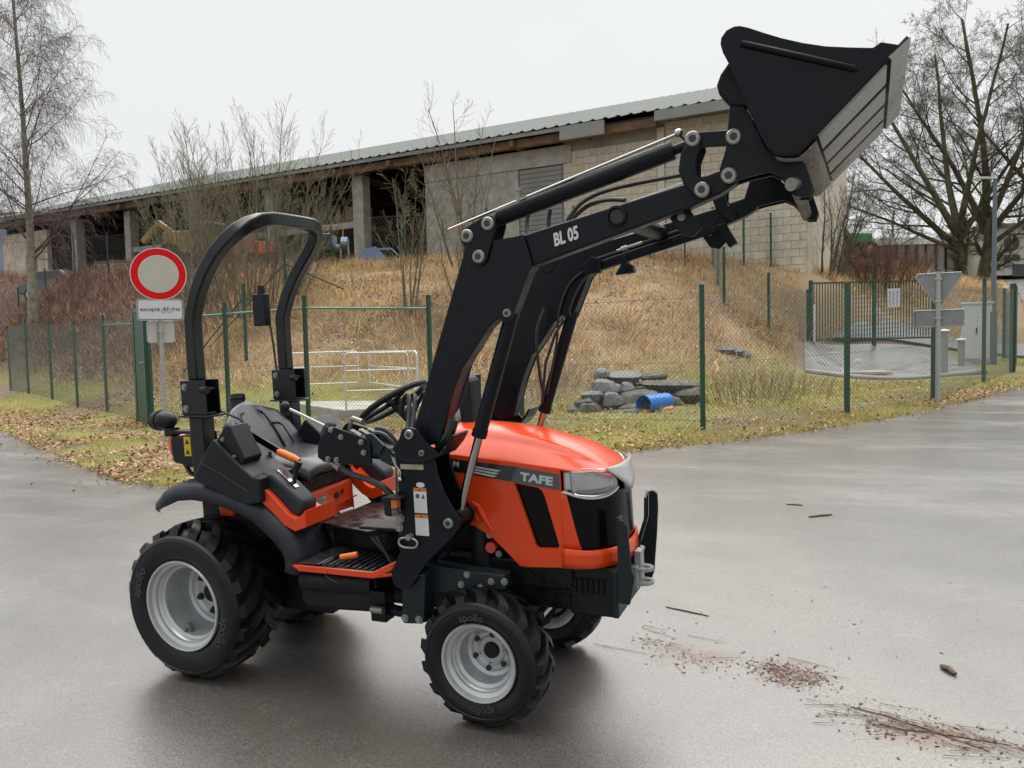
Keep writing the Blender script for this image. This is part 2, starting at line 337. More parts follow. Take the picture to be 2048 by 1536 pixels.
# ---- wheels
def wheel(cx,yo,Rt,width,rim,ring,depth,nl,sy,front):
    """yo: lateral position of the outer face; sy: -1 near, +1 far"""
    c=(cx,yo,Rt-.004)
    W=width; hw=W/2
    # rim : flange, barrel, dished disc. t measured inward from outer face
    disc=depth
    prof=[(rim-.004,.012),(rim,-.004),(rim-.003,-.010),(rim-.012,-.008),(rim-.016,.012),(rim-.030,.022),(rim-.034,.045),(rim-.052,.060),(rim-.056,disc-.03),(rim-.060,disc-.012),(rim-.075,disc-.004),(rim-.088,disc-.012),(rim-.100,disc-.012),(rim-.112,disc),(.03,disc),(.0,disc)]
    o=MB().lathe(prof,c,-sy,64).build('front_wheel' if front else 'rear_wheel',SIL,TR,True,ang=30)
    # barrel back side
    MB().lathe([(rim-.004,.012),(rim-.03,.03),(rim-.045,.06),(rim-.045,W-.02),(rim,W)],c,-sy,48).build('rim_barrel',SIL,o,True)
    # tyre carcass
    ca=[(rim-.004,.008),(rim+.012,-.004),(rim+.03,-.012),(ring-.035,-.016),(ring-.022,-.013),(ring-.02,-.016),(ring-.006,-.008),(ring-.004,-.003),(ring+.002,.004),(Rt-.038,.03),(Rt-.030,hw),(Rt-.038,W-.03),(ring+.002,W-.004),(ring-.03,W+.014),(rim+.03,W+.012),(rim-.004,W-.01)]
    b=MB(); b.lathe(ca,c,-sy,72)
    # lugs
    for side in (0,1):
        for k in range(nl):
            a0=2*math.pi*(k+.5*side)/nl
            secs=[]
            for u in (0.,.25,.5,.75,.93,1.):
                lat=hw+(-.012+u*(hw+.004))*(-1 if side==0 else 1)
                da=(.42*(1-u)**1.4)*(1 if True else -1)*(.9 if front else .8)
                rt=Rt-.014*max(0,u-.25)**2/.56
                if u==1.: rt=ring-.004; lat+=(-.006 if side==0 else .006)
                wid=(.036 if front else .047)*(1.0+.25*u)
                if u<.1: wid*=.8
                secs.append((a0+da,lat,rt,wid,ring-.03 if u>=.93 else Rt-.045))
            vs=[]
            for a,lat,rt,wid,rb in secs:
                dt=wid/2/Rt; db=dt*1.3
                for (aa,rr) in ((a-db,rb),(a-dt,rt),(a+dt,rt),(a+db,rb)):
                    vs.append((c[0]+rr*math.cos(aa),c[1]-sy*lat,c[2]+rr*math.sin(aa)))
            n=len(secs); fs=[]
            for i in range(n-1):
                for j in range(3): fs.append((i*4+j,i*4+j+1,(i+1)*4+j+1,(i+1)*4+j))
            fs+=[(0,1,2,3),tuple((n-1)*4+j for j in (3,2,1,0))]
            if (sy<0)^(side==0): fs=[f[::-1] for f in fs]
            b.add(vs,fs)
    ty=b.build('tyre',RUB,o,True,ang=28)
    # raised lettering on the sidewall
    rl=(rim+ring)/2-.020; sz=.064 if not front else .044
    for ang0 in ((R(-22),R(158)) if not front else (R(95),R(275))):
        def fn(q,ang0=ang0):
            a=ang0-(q.x)/rl*(1); r=rl+q.y-.006
            return Vector((c[0]+r*math.cos(a),c[1]+sy*(.0145+q.z),c[2]+r*math.sin(a)))
        if sy<0: text_mesh('lettering','apollo',sz,RUBD,ty,None,extrude=.0028,bold=.001,align='CENTER',fn=fn)
    # hub and nuts
    yd=c[1]-sy*disc
    h=MB(); h.cyl((cx,yd,c[2]),(cx,yd+sy*(.012 if front else .03),c[2]),.036 if front else .05,.033 if front else .045,n=24); h.build('hub',PLA if front else ENG,o,True)
    pr=.075 if front else .10
    for k in range(6):
        a=2*math.pi*(k+.35)/6; x=cx+pr*math.cos(a); z=c[2]+pr*math.sin(a)
        n=MB(); n.cyl((x,yd,z),(x,yd+sy*.004,z),.019,n=14); n.cyl((x,yd+sy*.004,z),(x,yd+sy*.02,z),.013,n=6); n.build('wheel_nut',BOLTD,o)
    # valve boss
    a=R(20) if front else R(-112); rv=rim-.062
    v=MB(); x,z=cx+rv*math.cos(a),c[2]+rv*math.sin(a)
    v.cyl((x,yo-sy*.10,z),(x,yo-sy*.075,z),.026,.024,n=18); v.cyl((x,yo-sy*.075,z),(x,yo-sy*.055,z),.008,n=10)
    v.build('valve',ZINC,o,True)
    return o
wheel(0.,-.508,.3804,.30,.223,.340,.215,19,-1,False)
wheel(0., .508,.3804,.30,.223,.340,.215,17, 1,False)
wheel(1.5515,-.478,.2885,.165,.1675,.2491,.135,17,-1,True)
wheel(1.5515, .478,.2885,.165,.1675,.2491,.135,17, 1,True)
# ---- driveline, axles, engine
b=MB(); b.bx(-.12,.62,-.17,.17,.27,.62); b.bx(.62,1.25,-.14,.14,.36,.66); b.bx(1.25,1.98,-.17,.17,.42,.64); b.cyl((0,-.285,.3764),(0,.285,.3764),.075,n=20); b.cyl((0,-.24,.3764),(0,.24,.3764),.12,n=24)
b.bx(1.2,1.85,-.15,.15,.64,1.02)
b.build('drivetrain',ENG,TR,bev=.015)
b=MB(); b.bx(1.49,1.61,-.22,.22,.27,.37); b.cyl((1.55,-.33,.285),(1.55,.33,.285),.045,n=16); b.bx(1.50,1.60,-.325,-.24,.20,.37); b.bx(1.50,1.60,.24,.325,.20,.37); b.cyl((1.55,-.28,.16),(1.55,-.28,.42),.035,n=14); b.cyl((1.55,.28,.16),(1.55,.28,.42),.035,n=14)
ax=b.build('front_axle',ENG,TR,bev=.008)
MB().tube([(1.69,-.30,.36),(1.70,0,.37),(1.69,.30,.36)],.012,8).build('tie_rod',ZINC,ax,True)
MB().cyl((1.72,-.2,.40),(1.72,.2,.40),.022,n=14).build('steering_cylinder',CHR,ax,True)
MB().bx(1.655,1.70,-.31,-.29,.30,.40).build('steering_arm',GALV,ax,bev=.004)
# engine bay details visible under the hood
en=MB(); en.cyl((1.46,-.20,.60),(1.46,-.20,.78),.046,n=22); en.build('oil_filter',PLA,TR,True)
MB().cyl((1.46,-.20,.78),(1.46,-.20,.81),.056,n=22).build('filter_head',ENG,TR,True)
MB().cyl((1.53,-.23,.70),(1.53,-.26,.70),.024,n=14).build('oil_cap',REDL,TR,True)
for x,z in ((1.47,.615),(1.52,.70+.05),(1.56,.67),(1.44,.57),(1.53,.565),(1.58,.595),(1.64,.60)): hexb(TR,x,-.375 if z<.63 else -.24,z,.012)
b=MB(); b.bx(1.86,2.06,-.20,.20,.42,.635); b.bx(1.25,1.9,-.2,-.17,.52,.64); b.bx(1.25,1.9,.17,.2,.52,.64); b.build('front_support',ENG,TR,bev=.01)
for k in range(5):
    MB().bx(1.90+k*.0,1.905,-.2+.03*k,-.19+.03*k,.50,.58)
b=MB()
for k in range(6): b.bx(1.885+.024*k,1.895+.024*k,-.212,-.2,.52,.585)
b.build('cooling_slot',BLK,TR)
# underside bits: driveshaft, exhaust pipe, hydrostatic linkage
MB().cyl((.55,-.12,.38),(1.45,-.08,.36),.03,n=14).build('driveshaft',ENG,TR,True)
b=MB(); b.tube([(.95,-.33,.42),(1.1,-.33,.40),(1.24,-.34,.40)],.025,10); b.bx(.98,1.06,-.38,-.30,.36,.50); b.build('rear_brace',BLK,TR,bev=.006)
MB().cyl((1.00,-.40,.425),(1.06,-.40,.425),.016,n=12).build('pin',ZINC,TR,True)
MB().cyl((.62,-.36,.52),(.98,-.33,.52),.055,n=18).build('fuel_pipe_guard',ENG,TR,True)
b=MB(); b.prism([(.56,.40),(.60,.36),(.98,.38),(1.0,.50),(.98,.58),(.56,.58)],-.34,-.2); b.build('fuel_tank',ENG,TR,bev=.02)
# ---- hood
W=.262
zt=lambda x: float(np.interp(x,[1.15,1.35,1.55,1.7,1.85,1.93,2.0,2.05,2.085],[1.195,1.205,1.19,1.165,1.123,1.093,1.06,1.028,.99]))
def wx(x):   # plan half width
    if x<=1.86: return W-.012*max(0,(1.5-x))*1.2
    q=min(1,(x-1.86)/.225); return W*(1-q**2.4)**(1/2.0)
zs=lambda x: float(np.interp(x,[1.15,1.32,1.86,2.0,2.09],[1.115,1.105,1.055,1.035,.985]))   # shoulder (decal top)
xs=[1.16,1.22,1.3,1.38,1.46,1.54,1.62,1.7,1.78,1.86,1.91,1.955,1.99,2.02,2.045,2.065,2.078]
rows=[]
for x in xs:
    w_=wx(x); t=zt(x); s=min(zs(x),t-.004); row=[]
    for u in (-1,-.985,-.94,-.84,-.70,-.60,-.57,-.45,-.25,0,.25,.45,.57,.60,.70,.84,.94,.985,1):
        a=abs(u); h=s+(t-s)*(1-a**2.6)
        if .58>a: h+=.010*min(1,(x-1.16)*4)*min(1,max(0,(2.03-x)*6))   # raised centre panel
        row.append((x,u*w_,h))
    rows.append(row)
hood=MB().grid(rows,flip=True).build('hood',ORA,TR,True,ang=50,solid=.012)
# side panels with the vent opening cut out
import bmesh
def panel_with_hole(outer,hole,y,name,mt,parent,th):
    bm=bmesh.new(); es=[]
    for loop in (outer,hole):
        vs=[bm.verts.new((p[0],y,p[1])) for p in loop]
        es+=[bm.edges.new((vs[i],vs[(i+1)%len(vs)])) for i in range(len(vs))]
    bmesh.ops.triangle_fill(bm,use_beauty=True,edges=es)
    bmesh.ops.recalc_face_normals(bm,faces=bm.faces)
    for f in bm.faces:
        if (f.normal.y>0)==(y<0): f.normal_flip()
    me=bpy.data.meshes.new(name); bm.to_mesh(me); bm.free(); finish(me,mt,False)
    o=bpy.data.objects.new(name,me); link(o,parent); q=o.modifiers.new('s','SOLIDIFY'); q.thickness=th; q.offset=-1
    return o
outer=[(1.30,1.108),(1.29,.90),(1.356,.835),(1.403,.806),(1.463,.792),(1.543,.747),(1.599,.696),(1.665,.632),(1.70,.630),(1.86,.640),(1.86,1.054),(1.7,1.072),(1.5,1.09)]
for sy in (-1,1):
    hv=[(1.655,.989),(1.765,.973),(1.78,.961),(1.792,.934),(1.846,.733),(1.84,.720),(1.755,.715),(1.742,.723)]
    k=MB().prism([(1.70,1.072),(1.5,1.09),(1.30,1.108),(1.29,.90),(1.356,.835),(1.403,.806),(1.463,.792),(1.543,.747),(1.599,.696),(1.665,.632),(1.70,.630),hv[7],hv[0]],sy*W,sy*(W-.016)); k.build('side_panel',ORA,hood)
    k=MB().prism([(1.70,.630),(1.862,.641),(1.862,1.054),(1.70,1.072)]+hv,sy*W,sy*(W-.016)); k.build('side_panel',ORA,hood)
    v=MB(); v.prism([(1.60,1.0),(1.86,1.0),(1.875,.66),(1.70,.66)],sy*(W-.02),sy*(W-.03)); v.build('vent_screen',GLOSS,hood)
    # raised louvre folds
    for dx,zz,zl in ((1.36,.93,.86),(1.415,.92,.815),(1.475,.90,.775)):
        path=[(dx-.02,sy*(W+.0),zz),(dx+.01,sy*(W+.004),zz-.02),(dx+.035,sy*(W+.006),(zz+zl)/2),(dx+.07,sy*(W+.002),zl)]
        MB().tube(path,[.006,.012,.012,.006],8).build('louvre_fold',ORA,hood,True)
# nose : band around the front
def nose(a,z,off=0.):
    a_=R(a); sx=math.sin(a_); cx_=math.cos(a_)
    y=math.copysign(abs(sx)**.8,sx)*(W+off); x=1.86+(abs(cx_)**.85)*(.225+off)
    lean=-.16*max(0,z-.93)-.03*(z-.65)
    k=max(0,(x-1.86)/.225)
    return (x+lean*k,y,z)
def band(a0,a1,zf0,zf1,off,n=18,k=4):
    rows=[]
    for i in range(n+1):
        a=a0+(a1-a0)*i/n; z0=zf0(a) if callable(zf0) else zf0; z1=zf1(a) if callable(zf1) else zf1
        rows.append([nose(a,z0+(z1-z0)*j/k,off) for j in range(k+1)])
    return MB().grid(rows)
band(-90,90,.642,lambda a:.715+.012*(abs(a)/90)**6,.0,36,3).build('hood_lower_band',ORA,hood,True,solid=.014)
for s_ in (-1,1):
    rows=[]
    for j in range(8):
        z=.712+(.962-.712)*j/7; ag=72+14*(j/7)**.8
        rows.append([nose(s_*(90+(ag-90)*i/6),z,0.) for i in range(7)])
    MB().grid(rows,flip=(s_>0)).build('hood_cheek',ORA,hood,True,solid=.014)
gr=band(-84,84,.70,.965,-.012,36,8).build('front_grille',GLOSS,TR,True,solid=.01)
for i in range(9):
    z=.735+i*.024; MB().tube([nose(a,z,-.011) for a in range(-76,77,8)],.0022,5).build('grille_wire',PLA,gr,True)
def lens_lo(a): q=abs(abs(a)-52)/34; return .935+.028*min(1,q)**2.2
def lens_hi(a): q=(abs(a)-18)/72; return 1.035-.004+.022*math.sin(min(1,max(0,q))*math.pi*.6)-.012*(abs(a)>82)
for s_ in (-1,1):
    hl=band(s_*88,s_*20,lambda a:lens_lo(a)-.004,lambda a:lens_hi(a),-.026,20,5)
    if s_>0: hl.f=[f[::-1] for f in hl.f]
    hl=hl.build('headlight',LAMPW,TR,True,solid=.012)
    le=band(s_*80,s_*22,lambda a:lens_lo(a)+.004,lambda a:lens_hi(a)-.006,.006,18,5)
    if s_>0: le.f=[f[::-1] for f in le.f]
    le.build('lens',CLEAR,hl,True,solid=.006)
    MB().tube([nose(s_*a,lens_lo(s_*a)-.004,.002) for a in range(20,90,4)],.006,6).build('bezel',LAMPW,hl,True)
    MB().tube([nose(s_*76,.945+.011*i,.002) for i in range(9)],.004,6).build('bezel_rib',LAMPW,hl,True)
    for aa,zz,rr in ((58,.99,.030),(36,.985,.026)):
        q=Vector(nose(s_*aa,zz,-.028)); dq=(q-Vector((1.80,0,zz))).normalized()
        bw=MB()
        for i_ in range(5): pass
        pr=[(.004,-.012),(rr*.5,-.008),(rr*.85,.002),(rr,.014)]
        bw.lathe(pr,(0,0,0),1,20); bw.xf(Matrix.Translation(q)@Vector((0,1,0)).rotation_difference(dq).to_matrix().to_4x4()); bw.build('reflector',CHR,hl,True)
        MB().ball(tuple(q+dq*.004),.007,10,6).build('bulb',WHT,hl,True)
tr=band(-36,36,lambda a:.925+.115*(abs(a)/36)**.9,1.047,.010,16,4).build('nose_trim',LAMPW,TR,True,solid=.012)
bd=band(-13,13,lambda a:.945-.012*(1-abs(a)/13),1.0,.014,8,3).build('badge',DECG,tr,True,solid=.004)
MB().tube([nose(-14,1.003,.014),nose(14,1.003,.014),nose(10,.945,.014),nose(0,.93,.014),nose(-10,.945,.014)],.003,6,closed=True).build('badge_rim',CHR,bd,True)
text_mesh('emblem','T',.03,CHR,bd,None,extrude=.001,align='CENTER',fn=lambda q:Vector((nose(0,.955+q.y,.0185)[0]+q.z,q.x,.955+q.y)))
# stripe decal and lettering on the side panel (both sides)
for sy in (-1,1):
    d=MB().prism([(1.302,1.090),(1.302,1.038),(1.64,.994),(1.672,1.058)],sy*W,sy*(W+.0016)).build('stripe_decal',DECAL,hood)
    MB().prism([(1.672,1.0578),(1.640,.9942),(1.858,.966),(1.858,1.033)],sy*W,sy*(W+.0018)).build('stripe_decal',DECG,hood)
    for k in range(3):
        z0=1.066-.012*k
        MB().prism([(1.445-.0,z0-.018+.012),(1.445,z0-.012),(1.58-.01*k,z0-.012-.0196),(1.60-.01*k,z0-.006-.0196)],sy*(W+.0017),sy*(W+.0026)).build('stripe_line',GRYP,hood)
    sl=math.atan2(-.12,1)
    if sy<0:
        text_mesh('lettering','TAFE',.047,GRYP,hood,face_near(1.685,-W-.0024,1.003,sl),.0006,.0019,0,1.36)
        text_mesh('lettering','28 M',.036,GRYP,hood,face_near(1.318,-W-.0024,1.058,sl),.0006,.0006,0,1.15)
    else:
        fm=lambda x,z:Matrix.Translation((x,W+.0024,z))@Matrix.Rotation(math.pi,4,'Z')@face_near(0,0,0,-sl)
        text_mesh('lettering','TAFE',.046,GRYP,hood,fm(1.84,.982),.0006,.0008,0,1.35)
        text_mesh('lettering','28 M',.036,GRYP,hood,fm(1.43,1.048),.0006,.0006,0,1.15)
# ---- front guard prongs and tow coupling
pn=[(2.102,.854),(2.118,.855),(2.136,.832),(2.142,.73),(2.148,.648),(2.159,.624),(2.135,.508),(2.085,.511),(2.086,.642)]
MB().prism(pn,-.262,-.25).build('guard_upright',TEAL,TR,bev=.004)
MB().bx(2.088,2.10,-.25,-.19,.52,.86).build('guard_flange',TEAL,TR,bev=.003)
pf=[(2.119,.87),(2.14,.874),(2.158,.86),(2.16,.803),(2.152,.686),(2.133,.498),(2.115,.449),(2.085,.47),(2.056,.574),(2.092,.683),(2.115,.754)]
MB().prism(pf,.20,.212).build('guard_upright',TEAL,TR,bev=.004)
MB().add([(2.119,.20,.87),(2.115,.20,.754),(2.092,.20,.683),(2.056,.20,.574),(2.119,.15,.85),(2.115,.15,.754),(2.092,.14,.683),(2.056,.14,.60)],[(0,4,5,1),(1,5,6,2),(2,6,7,3)]).build('guard_flange',TEAL,TR,solid=.01)
b=MB(); b.bx(2.06,2.085,-.25,.2,.44,.64); cross=b.build('guard_crossbar',TEAL,TR,bev=.006)
b=MB(); b.bx(2.085,2.12,-.06,.06,.50,.60); b.bx(2.10,2.13,-.03,.03,.52,.66); b.cyl((2.085,.05,.55),(2.12,.05,.66),.012,n=10); hk=b.build('tow_hitch',GALV,TR,bev=.004)
for z in (.515,.575):
    p=[(2.11+0*math.cos(t),0,0) for t in (0,)]
    k=MB(); n=20
    ov=[(2.115+.055*math.cos(2*math.pi*i/n)+.01,-.01+.045*math.sin(2*math.pi*i/n)) for i in range(n)]
    iv=[(2.135+.02*math.cos(2*math.pi*i/n)+.01,-.01+.016*math.sin(2*math.pi*i/n)) for i in range(n)]
    vs=[(x,y,z) for x,y in ov]+[(x,y,z) for x,y in iv]+[(x,y,z+.014) for x,y in ov]+[(x,y,z+.014) for x,y in iv]
    fs=[]
    for i in range(n):
        j=(i+1)%n; fs+=[(i,i+n,j+n,j),(i+2*n,j+2*n,j+3*n,i+3*n),(i,j,j+2*n,i+2*n),(i+n,i+3*n,j+3*n,j+n)]
    k.add(vs,fs).build('tow_eye',GALV,hk,True)
# ---- dash, steering wheel
b=MB(); b.prism([(1.02,.62),(1.02,.95),(1.10,1.22),(1.20,1.27),(1.30,1.2),(1.30,.62)],-.17,.17); dash=b.build('dashboard',PLA,TR,bev=.03,seg=3)
sc=Vector((.93,0,1.30)); tilt=R(-32)
ri=[sc+Matrix.Rotation(tilt,3,'Y')@Vector((.175*math.cos(a),.175*math.sin(a),0)) for a in np.linspace(0,2*math.pi,33)[:-1]]
st=MB().tube(ri,.016,10,closed=True).build('steering_wheel',PLA,TR,True)
b=MB()
for a in (R(90),R(210),R(330)):
    b.tube([sc,sc+Matrix.Rotation(tilt,3,'Y')@Vector((.17*math.cos(a),.17*math.sin(a),0))],.012,8)
b.cyl(sc,sc+Vector((0,0,.02)),.045,.04,n=16); b.tube([sc,(1.08,0,1.16)],.024,10); b.build('steering_spokes',PLA,st,True)
MB().cyl((1.30,.12,1.12),(1.31,.12,1.42),.034,n=18).build('exhaust_stack',PLG,TR,True)
# ---- fenders, consoles, orange body
def fender(sy):
    path=[(-.225,.815),(-.20,.855),(-.13,.915),(-.04,.950),(.07,.962),(.17,.955),(.27,.935),(.37,.91),(.46,.872),(.54,.815),(.60,.765),(.645,.715),(.67,.655),(.672,.60),(.66,.56)]
    rows=[]
    for i,(x,z) in enumerate(path):
        a=path[max(0,i-1)]; c=path[min(len(path)-1,i+1)]; d=Vector((c[0]-a[0],c[1]-a[1])).normalized(); nn=Vector((-d.y,d.x))
        k=i/(len(path)-1); yi=-.22 if k>.35 else -.30+.08*k/.35
        yo=-.455
        if i==0: yo,yi=-.415,-.355
        if i==1: yo=-.448
        drop=(.0,.045,.075)[min(i,2)]
        row=[]
        for (y,h) in ((yi,0),(yo+.09,0),(yo+.05,-.004),(yo+.02,-.014),(yo+.005,-.034),(yo,-drop)):
            row.append((x+nn.x*h,y,z+nn.y*h))
        rows.append(row)
    b=MB().grid(rows); return b
both(lambda:fender(-1),'fender',PLG,smooth=True,ang=50,solid=-.012)
CW=[(.455,.975),(.462,.964),(.537,.904),(.607,.836),(.647,.820),(.682,.840),(.698,.860),(.702,.784),(.637,.761),(.577,.786),(.517,.840),(.461,.884)]
CUSH=[(.39,1.0),(.442,1.018),(.508,1.016),(.653,.901),(.670,.874),(.659,.836),(.624,.815),(.582,.829),(.511,.896),(.436,.954)]
both(lambda:MB().prism(CW,-.43,-.205),'body_cowl',ORA,bev=.012,seg=3,smooth=True)
both(lambda:MB().prism(CUSH,-.405,-.285),'side_console',PLG,bev=.022,seg=4,smooth=True)
# lever gate on the near console
MB().sweep([(.50,-.35,1.022),(.60,-.35,.944)],[(-.012,0),(-.012,.006),(.012,.006),(.012,0)]).build('lever_slot',CHR,TR)
b=MB(); b.tube([(.58,-.345,.955),(.585,-.33,1.02),(.60,-.32,1.06)],[.009,.012,.02],10); b.build('range_lever',PLA,TR,True)
# side box
CO=[(.227,1.184),(.182,1.131),(.142,1.075),(.095,1.009),(.110,.974),(.202,.944),(.332,.900),(.404,.880),(.483,.893),(.485,1.007),(.440,1.014),(.380,1.057),(.249,1.166)]
MB().prism(CO,-.464,-.22).build('side_box',PLA,TR,bev=.010,seg=3)
MB().prism(CO,.22,.464).build('side_box',PLA,TR,bev=.010,seg=3)
MB().prism([(.229,1.176),(.281,1.240),(.311,1.245),(.390,1.092),(.366,1.052)],-.44,-.32).build('lever_bracket',PLA,TR,bev=.006)
b=MB(); b.tube([(.142,-.465,1.071),(.284,-.465,1.011),(.424,-.465,.939)],.003,6); b.build('seam',PLG,TR,True)
for x,z in ((.27,1.18),(.33,1.10)): hexb(TR,x,-.441,z,.008)
# parking brake lever with orange grip
b=MB(); b.sweep([(.19,-.27,1.22),(.46,-.27,1.09)],[(-.003,-.016),(-.003,.016),(.003,.016),(.003,-.016)]); lv=b.build('brake_lever',BLK2,TR)
MB().tube([(.44,-.27,1.098),(.46,-.27,1.09),(.53,-.27,1.065),(.56,-.27,1.053)],[.013,.019,.019,.013],12).build('grip',GRIP,lv,True)
# rear body: red/orange housing, seat base panel facing forward
b=MB(); b.prism([(.53,.70),(.525,.87),(.28,.95),(.02,.95),(-.1,.86),(-.1,.72),(.05,.66)],-.205,.205); body=b.build('rear_body',ORA,TR,bev=.012)
for s_ in (-1,1): MB().prism([(-.11,.70),(-.11,.86),(0,.955),(.30,.955),(.50,.86),(.50,.66),(.05,.64)],s_*.207,s_*.222).build('wheel_well_shade',ENG,TR,bev=.004)  # dark plates added over the orange body as the shade under the fenders
MB().bx(.05,.52,-.21,.21,.875,.945).build('seat_deck',ENG,TR,bev=.01)
MB().bx(.54,.545,-.20,.205,.775,.781).build('panel_seam',ORA,TR)
for y,z in ((-.15,.765),(-.03,.775),(.14,.775)): 
    k=MB(); k.cyl((.53,y,z),(.545,y,z),.008,n=10); k.build('bolt',ZINC,TR)
for y,z,r_ in ((.05,.815,.018),(.10,.825,.010)):
    k=MB(); k.cyl((.529,y,z),(.534,y,z),r_,n=16); k.build('panel_hole',BOLTD,TR)
pm=MB(); pm.bx(.5305,.533,-.14,-.045,.79,.835); dp=pm.build('data_plate',GALV,TR)
for k in range(4): MB().bx(.533,.5338,-.13,-.06-.02*(k%2),.797+.01*k,.8+.01*k).build('plate_line',DECG,dp)
MB().bx(.53,.533,-.195,-.17,.70,.755).build('warning_label',WHT,TR)
k=MB(); k.cyl((.545,-.02,.715),(.62,-.02,.72),.012,n=10); k.ball((.58,-.05,.72),.02); k.build('pto_knob',PLA,TR,True)
MB().cyl((.56,.02,.725),(.60,.08,.735),.015,n=12).build('linkage_rod',GALV,TR,True)
# hydraulic block behind seat / hitch side (red glimpse)
MB().prism([(.05,.76),(.13,.76),(.15,.88),(.03,.90)],-.27,-.223).build('lift_housing',ORA,TR,bev=.01)
MB().bx(.06,.10,-.274,-.2705,.84,.885).build('housing_label',YEL,TR)
MB().prism([(-.24,.90),(-.02,.96),(-.02,.90),(-.23,.85)],-.22,.22).build('rear_shelf',BLK2,TR,bev=.008)
MB().bx(-.06,-.02,-.20,-.10,.955,.985).build('red_bracket',ORA,TR,bev=.004)
# ---- platform
b=MB(); po=[(.70,-.50),(1.09,-.50),(1.21,-.42),(1.21,.42),(1.09,.50),(.70,.50),(.60,.44),(.60,-.44)]
b.prz(po,.606,.618); plat=b.build('platform',ORA,TR,bev=.003)
b=MB(); b.sweep([(.70,-.503,.621),(1.09,-.503,.621),(1.215,-.42,.675)],[(-.014,-.004),(-.014,.004),(.014,.004),(.014,-.004)],up=(0,0,1)); b.build('platform_edge',ORA,plat,bev=.003)
b=MB(); b.sweep([(.70,.503,.621),(1.09,.503,.621),(1.215,.42,.675)],[(-.014,-.004),(-.014,.004),(.014,.004),(.014,-.004)],up=(0,0,1)); b.build('platform_edge',ORA,plat,bev=.003)
b=MB(); b.prz([(.715,-.49),(1.085,-.49),(1.19,-.42),(1.19,.42),(1.085,.49),(.715,.49),(.62,.43),(.62,-.43)],.618,.630); mtt=b.build('foot_mat',MATM,plat,bev=.003)
for k in range(13):
    x=.73+.033*k; MB().bx(x,x+.014,-.47+max(0,(x-1.06))*.6,-.2,.630,.637).build('mat_rib',MATM,mtt,bev=.002)
MB().bx(.70,.80,-.485,-.18,.632,.642).build('mat_edge',MATM,mtt,bev=.004)
b=MB(); b.prz([(.66,-.20),(1.0,-.26),(1.10,-.15),(1.10,.2),(.66,.2)],.63,.735); b.build('transmission_cover',ENG,TR,bev=.02)
b=MB(); b.prz([(.63,-.23),(.94,-.30),(1.10,-.24),(1.12,.2),(.63,.2)],.735,.748); b.build('tunnel_mat',MATM,TR,bev=.006)
b=MB(); b.tube([(1.0,-.30,.76),(1.06,-.30,.775),(1.13,-.31,.79)],.012,8); b.bx(.94,1.13,-.37,-.24,.775,.79); b.build('drive_pedal',PLA,TR,bev=.006)
b=MB(); b.tube([(1.0,-.36,.74),(1.1,-.38,.66),(1.14,-.38,.63)],.012,8); b.tube([(1.05,-.40,.76),(1.14,-.42,.64)],.01,8); b.build('pedal_arm',BLK2,TR,True)
b=MB(); b.cyl((.87,-.42,.656),(.945,-.40,.668),.014,n=12); b.build('tether_handle',GRIP,TR,True)
MB().tube([(.885,-.425,.65),(.86,-.50,.635),(.85,-.512,.60),(.90,-.50,.57)],.003,5).build('tether_cord',HOSE,TR,True)
# ---- seat
def quadpad(name,cs,parent,mt):
    return MB().grid(cs).build(name,mt,parent,True,ang=60,solid=.05)
rows=[]
for i,u in enumerate(np.linspace(0,1,13)):       # cushion front->back
    x=.56-.36*u; row=[]
    for v in np.linspace(-1,1,15):
        y=v*(.215-.02*(1-u)**2); side=.022*abs(v)**3*(.3+u); z=.995+.02*u-.035*(1-min(1,u*4))**2+side-.05*(max(0,abs(v)-.72)/.28)**2
        if abs(abs(v)-.5)<.06: z-=.006
        row.append((x,y,z))
    rows.append(row)
seat=MB().grid(rows,flip=True).build('seat',SEATM,TR,True,ang=60,solid=.04)
rows=[]
for i,u in enumerate(np.linspace(0,1,14)):       # backrest bottom->top
    row=[]
    for v in np.linspace(-1,1,17):
        wd=.225*(1-.28*u**3); x=.205-.16*u-.03*u*u+.035*abs(v)**2.5; z=1.02+.285*u-.035*abs(v)**2*u-.02*max(0,u-.9)/.1*abs(v)
        g=.0
        for gc in (.34+.1*u,.68): 
            if abs(abs(v)-gc)<.05 and .08<u<.85: g=.009
        row.append((x-g,v*wd,z))
    rows.append(row)
MB().grid(rows,flip=False).build('backrest',SEATM,seat,True,ang=60,solid=.06)
for s_ in (-1,1):
    for gc in (.40,.68):
        pts=[]
        for u in np.linspace(.06,.80-.25*(gc>.5),12):
            v=s_*(gc+.05*math.sin(u*2)); wd=.225*(1-.28*u**3); pts.append((.205-.16*u-.03*u*u+.035*abs(v)**2.5+.003,v*wd,1.02+.265*u-.02*abs(v)**2*u))
        e=pts[-1]; pts.append((e[0]-.01,e[1]*.86,e[2]+.018)); pts.append((e[0]-.012,e[1]*.6,e[2]+.022))
        MB().tube(pts,.005,6).build('seat_piping',PLA,seat,True)
b=MB(); b.bx(.06,.5,-.17,.17,.945,.965); b.bx(.2,.36,-.12,.12,.93,.98); b.build('seat_rail',BLK2,TR,bev=.005)
b=MB(); b.bx(.36,.38,-.245,-.225,1.05,1.09); b.tube([(.30,.24,1.06),(.32,.245,1.11),(.34,.24,1.14)],.008,8); b.build('seat_belt_buckle',CHR,TR)
# document tube / filler neck behind the seat
b=MB(); b.cyl((-.12,.10,1.20),(-.14,.12,1.30),.045,.04,n=20); b.build('filler_neck',PLA,TR,True)
MB().cyl((-.14,.12,1.30),(-.146,.126,1.325),.046,.044,n=20).build('filler_cap',BLK2,TR,True)
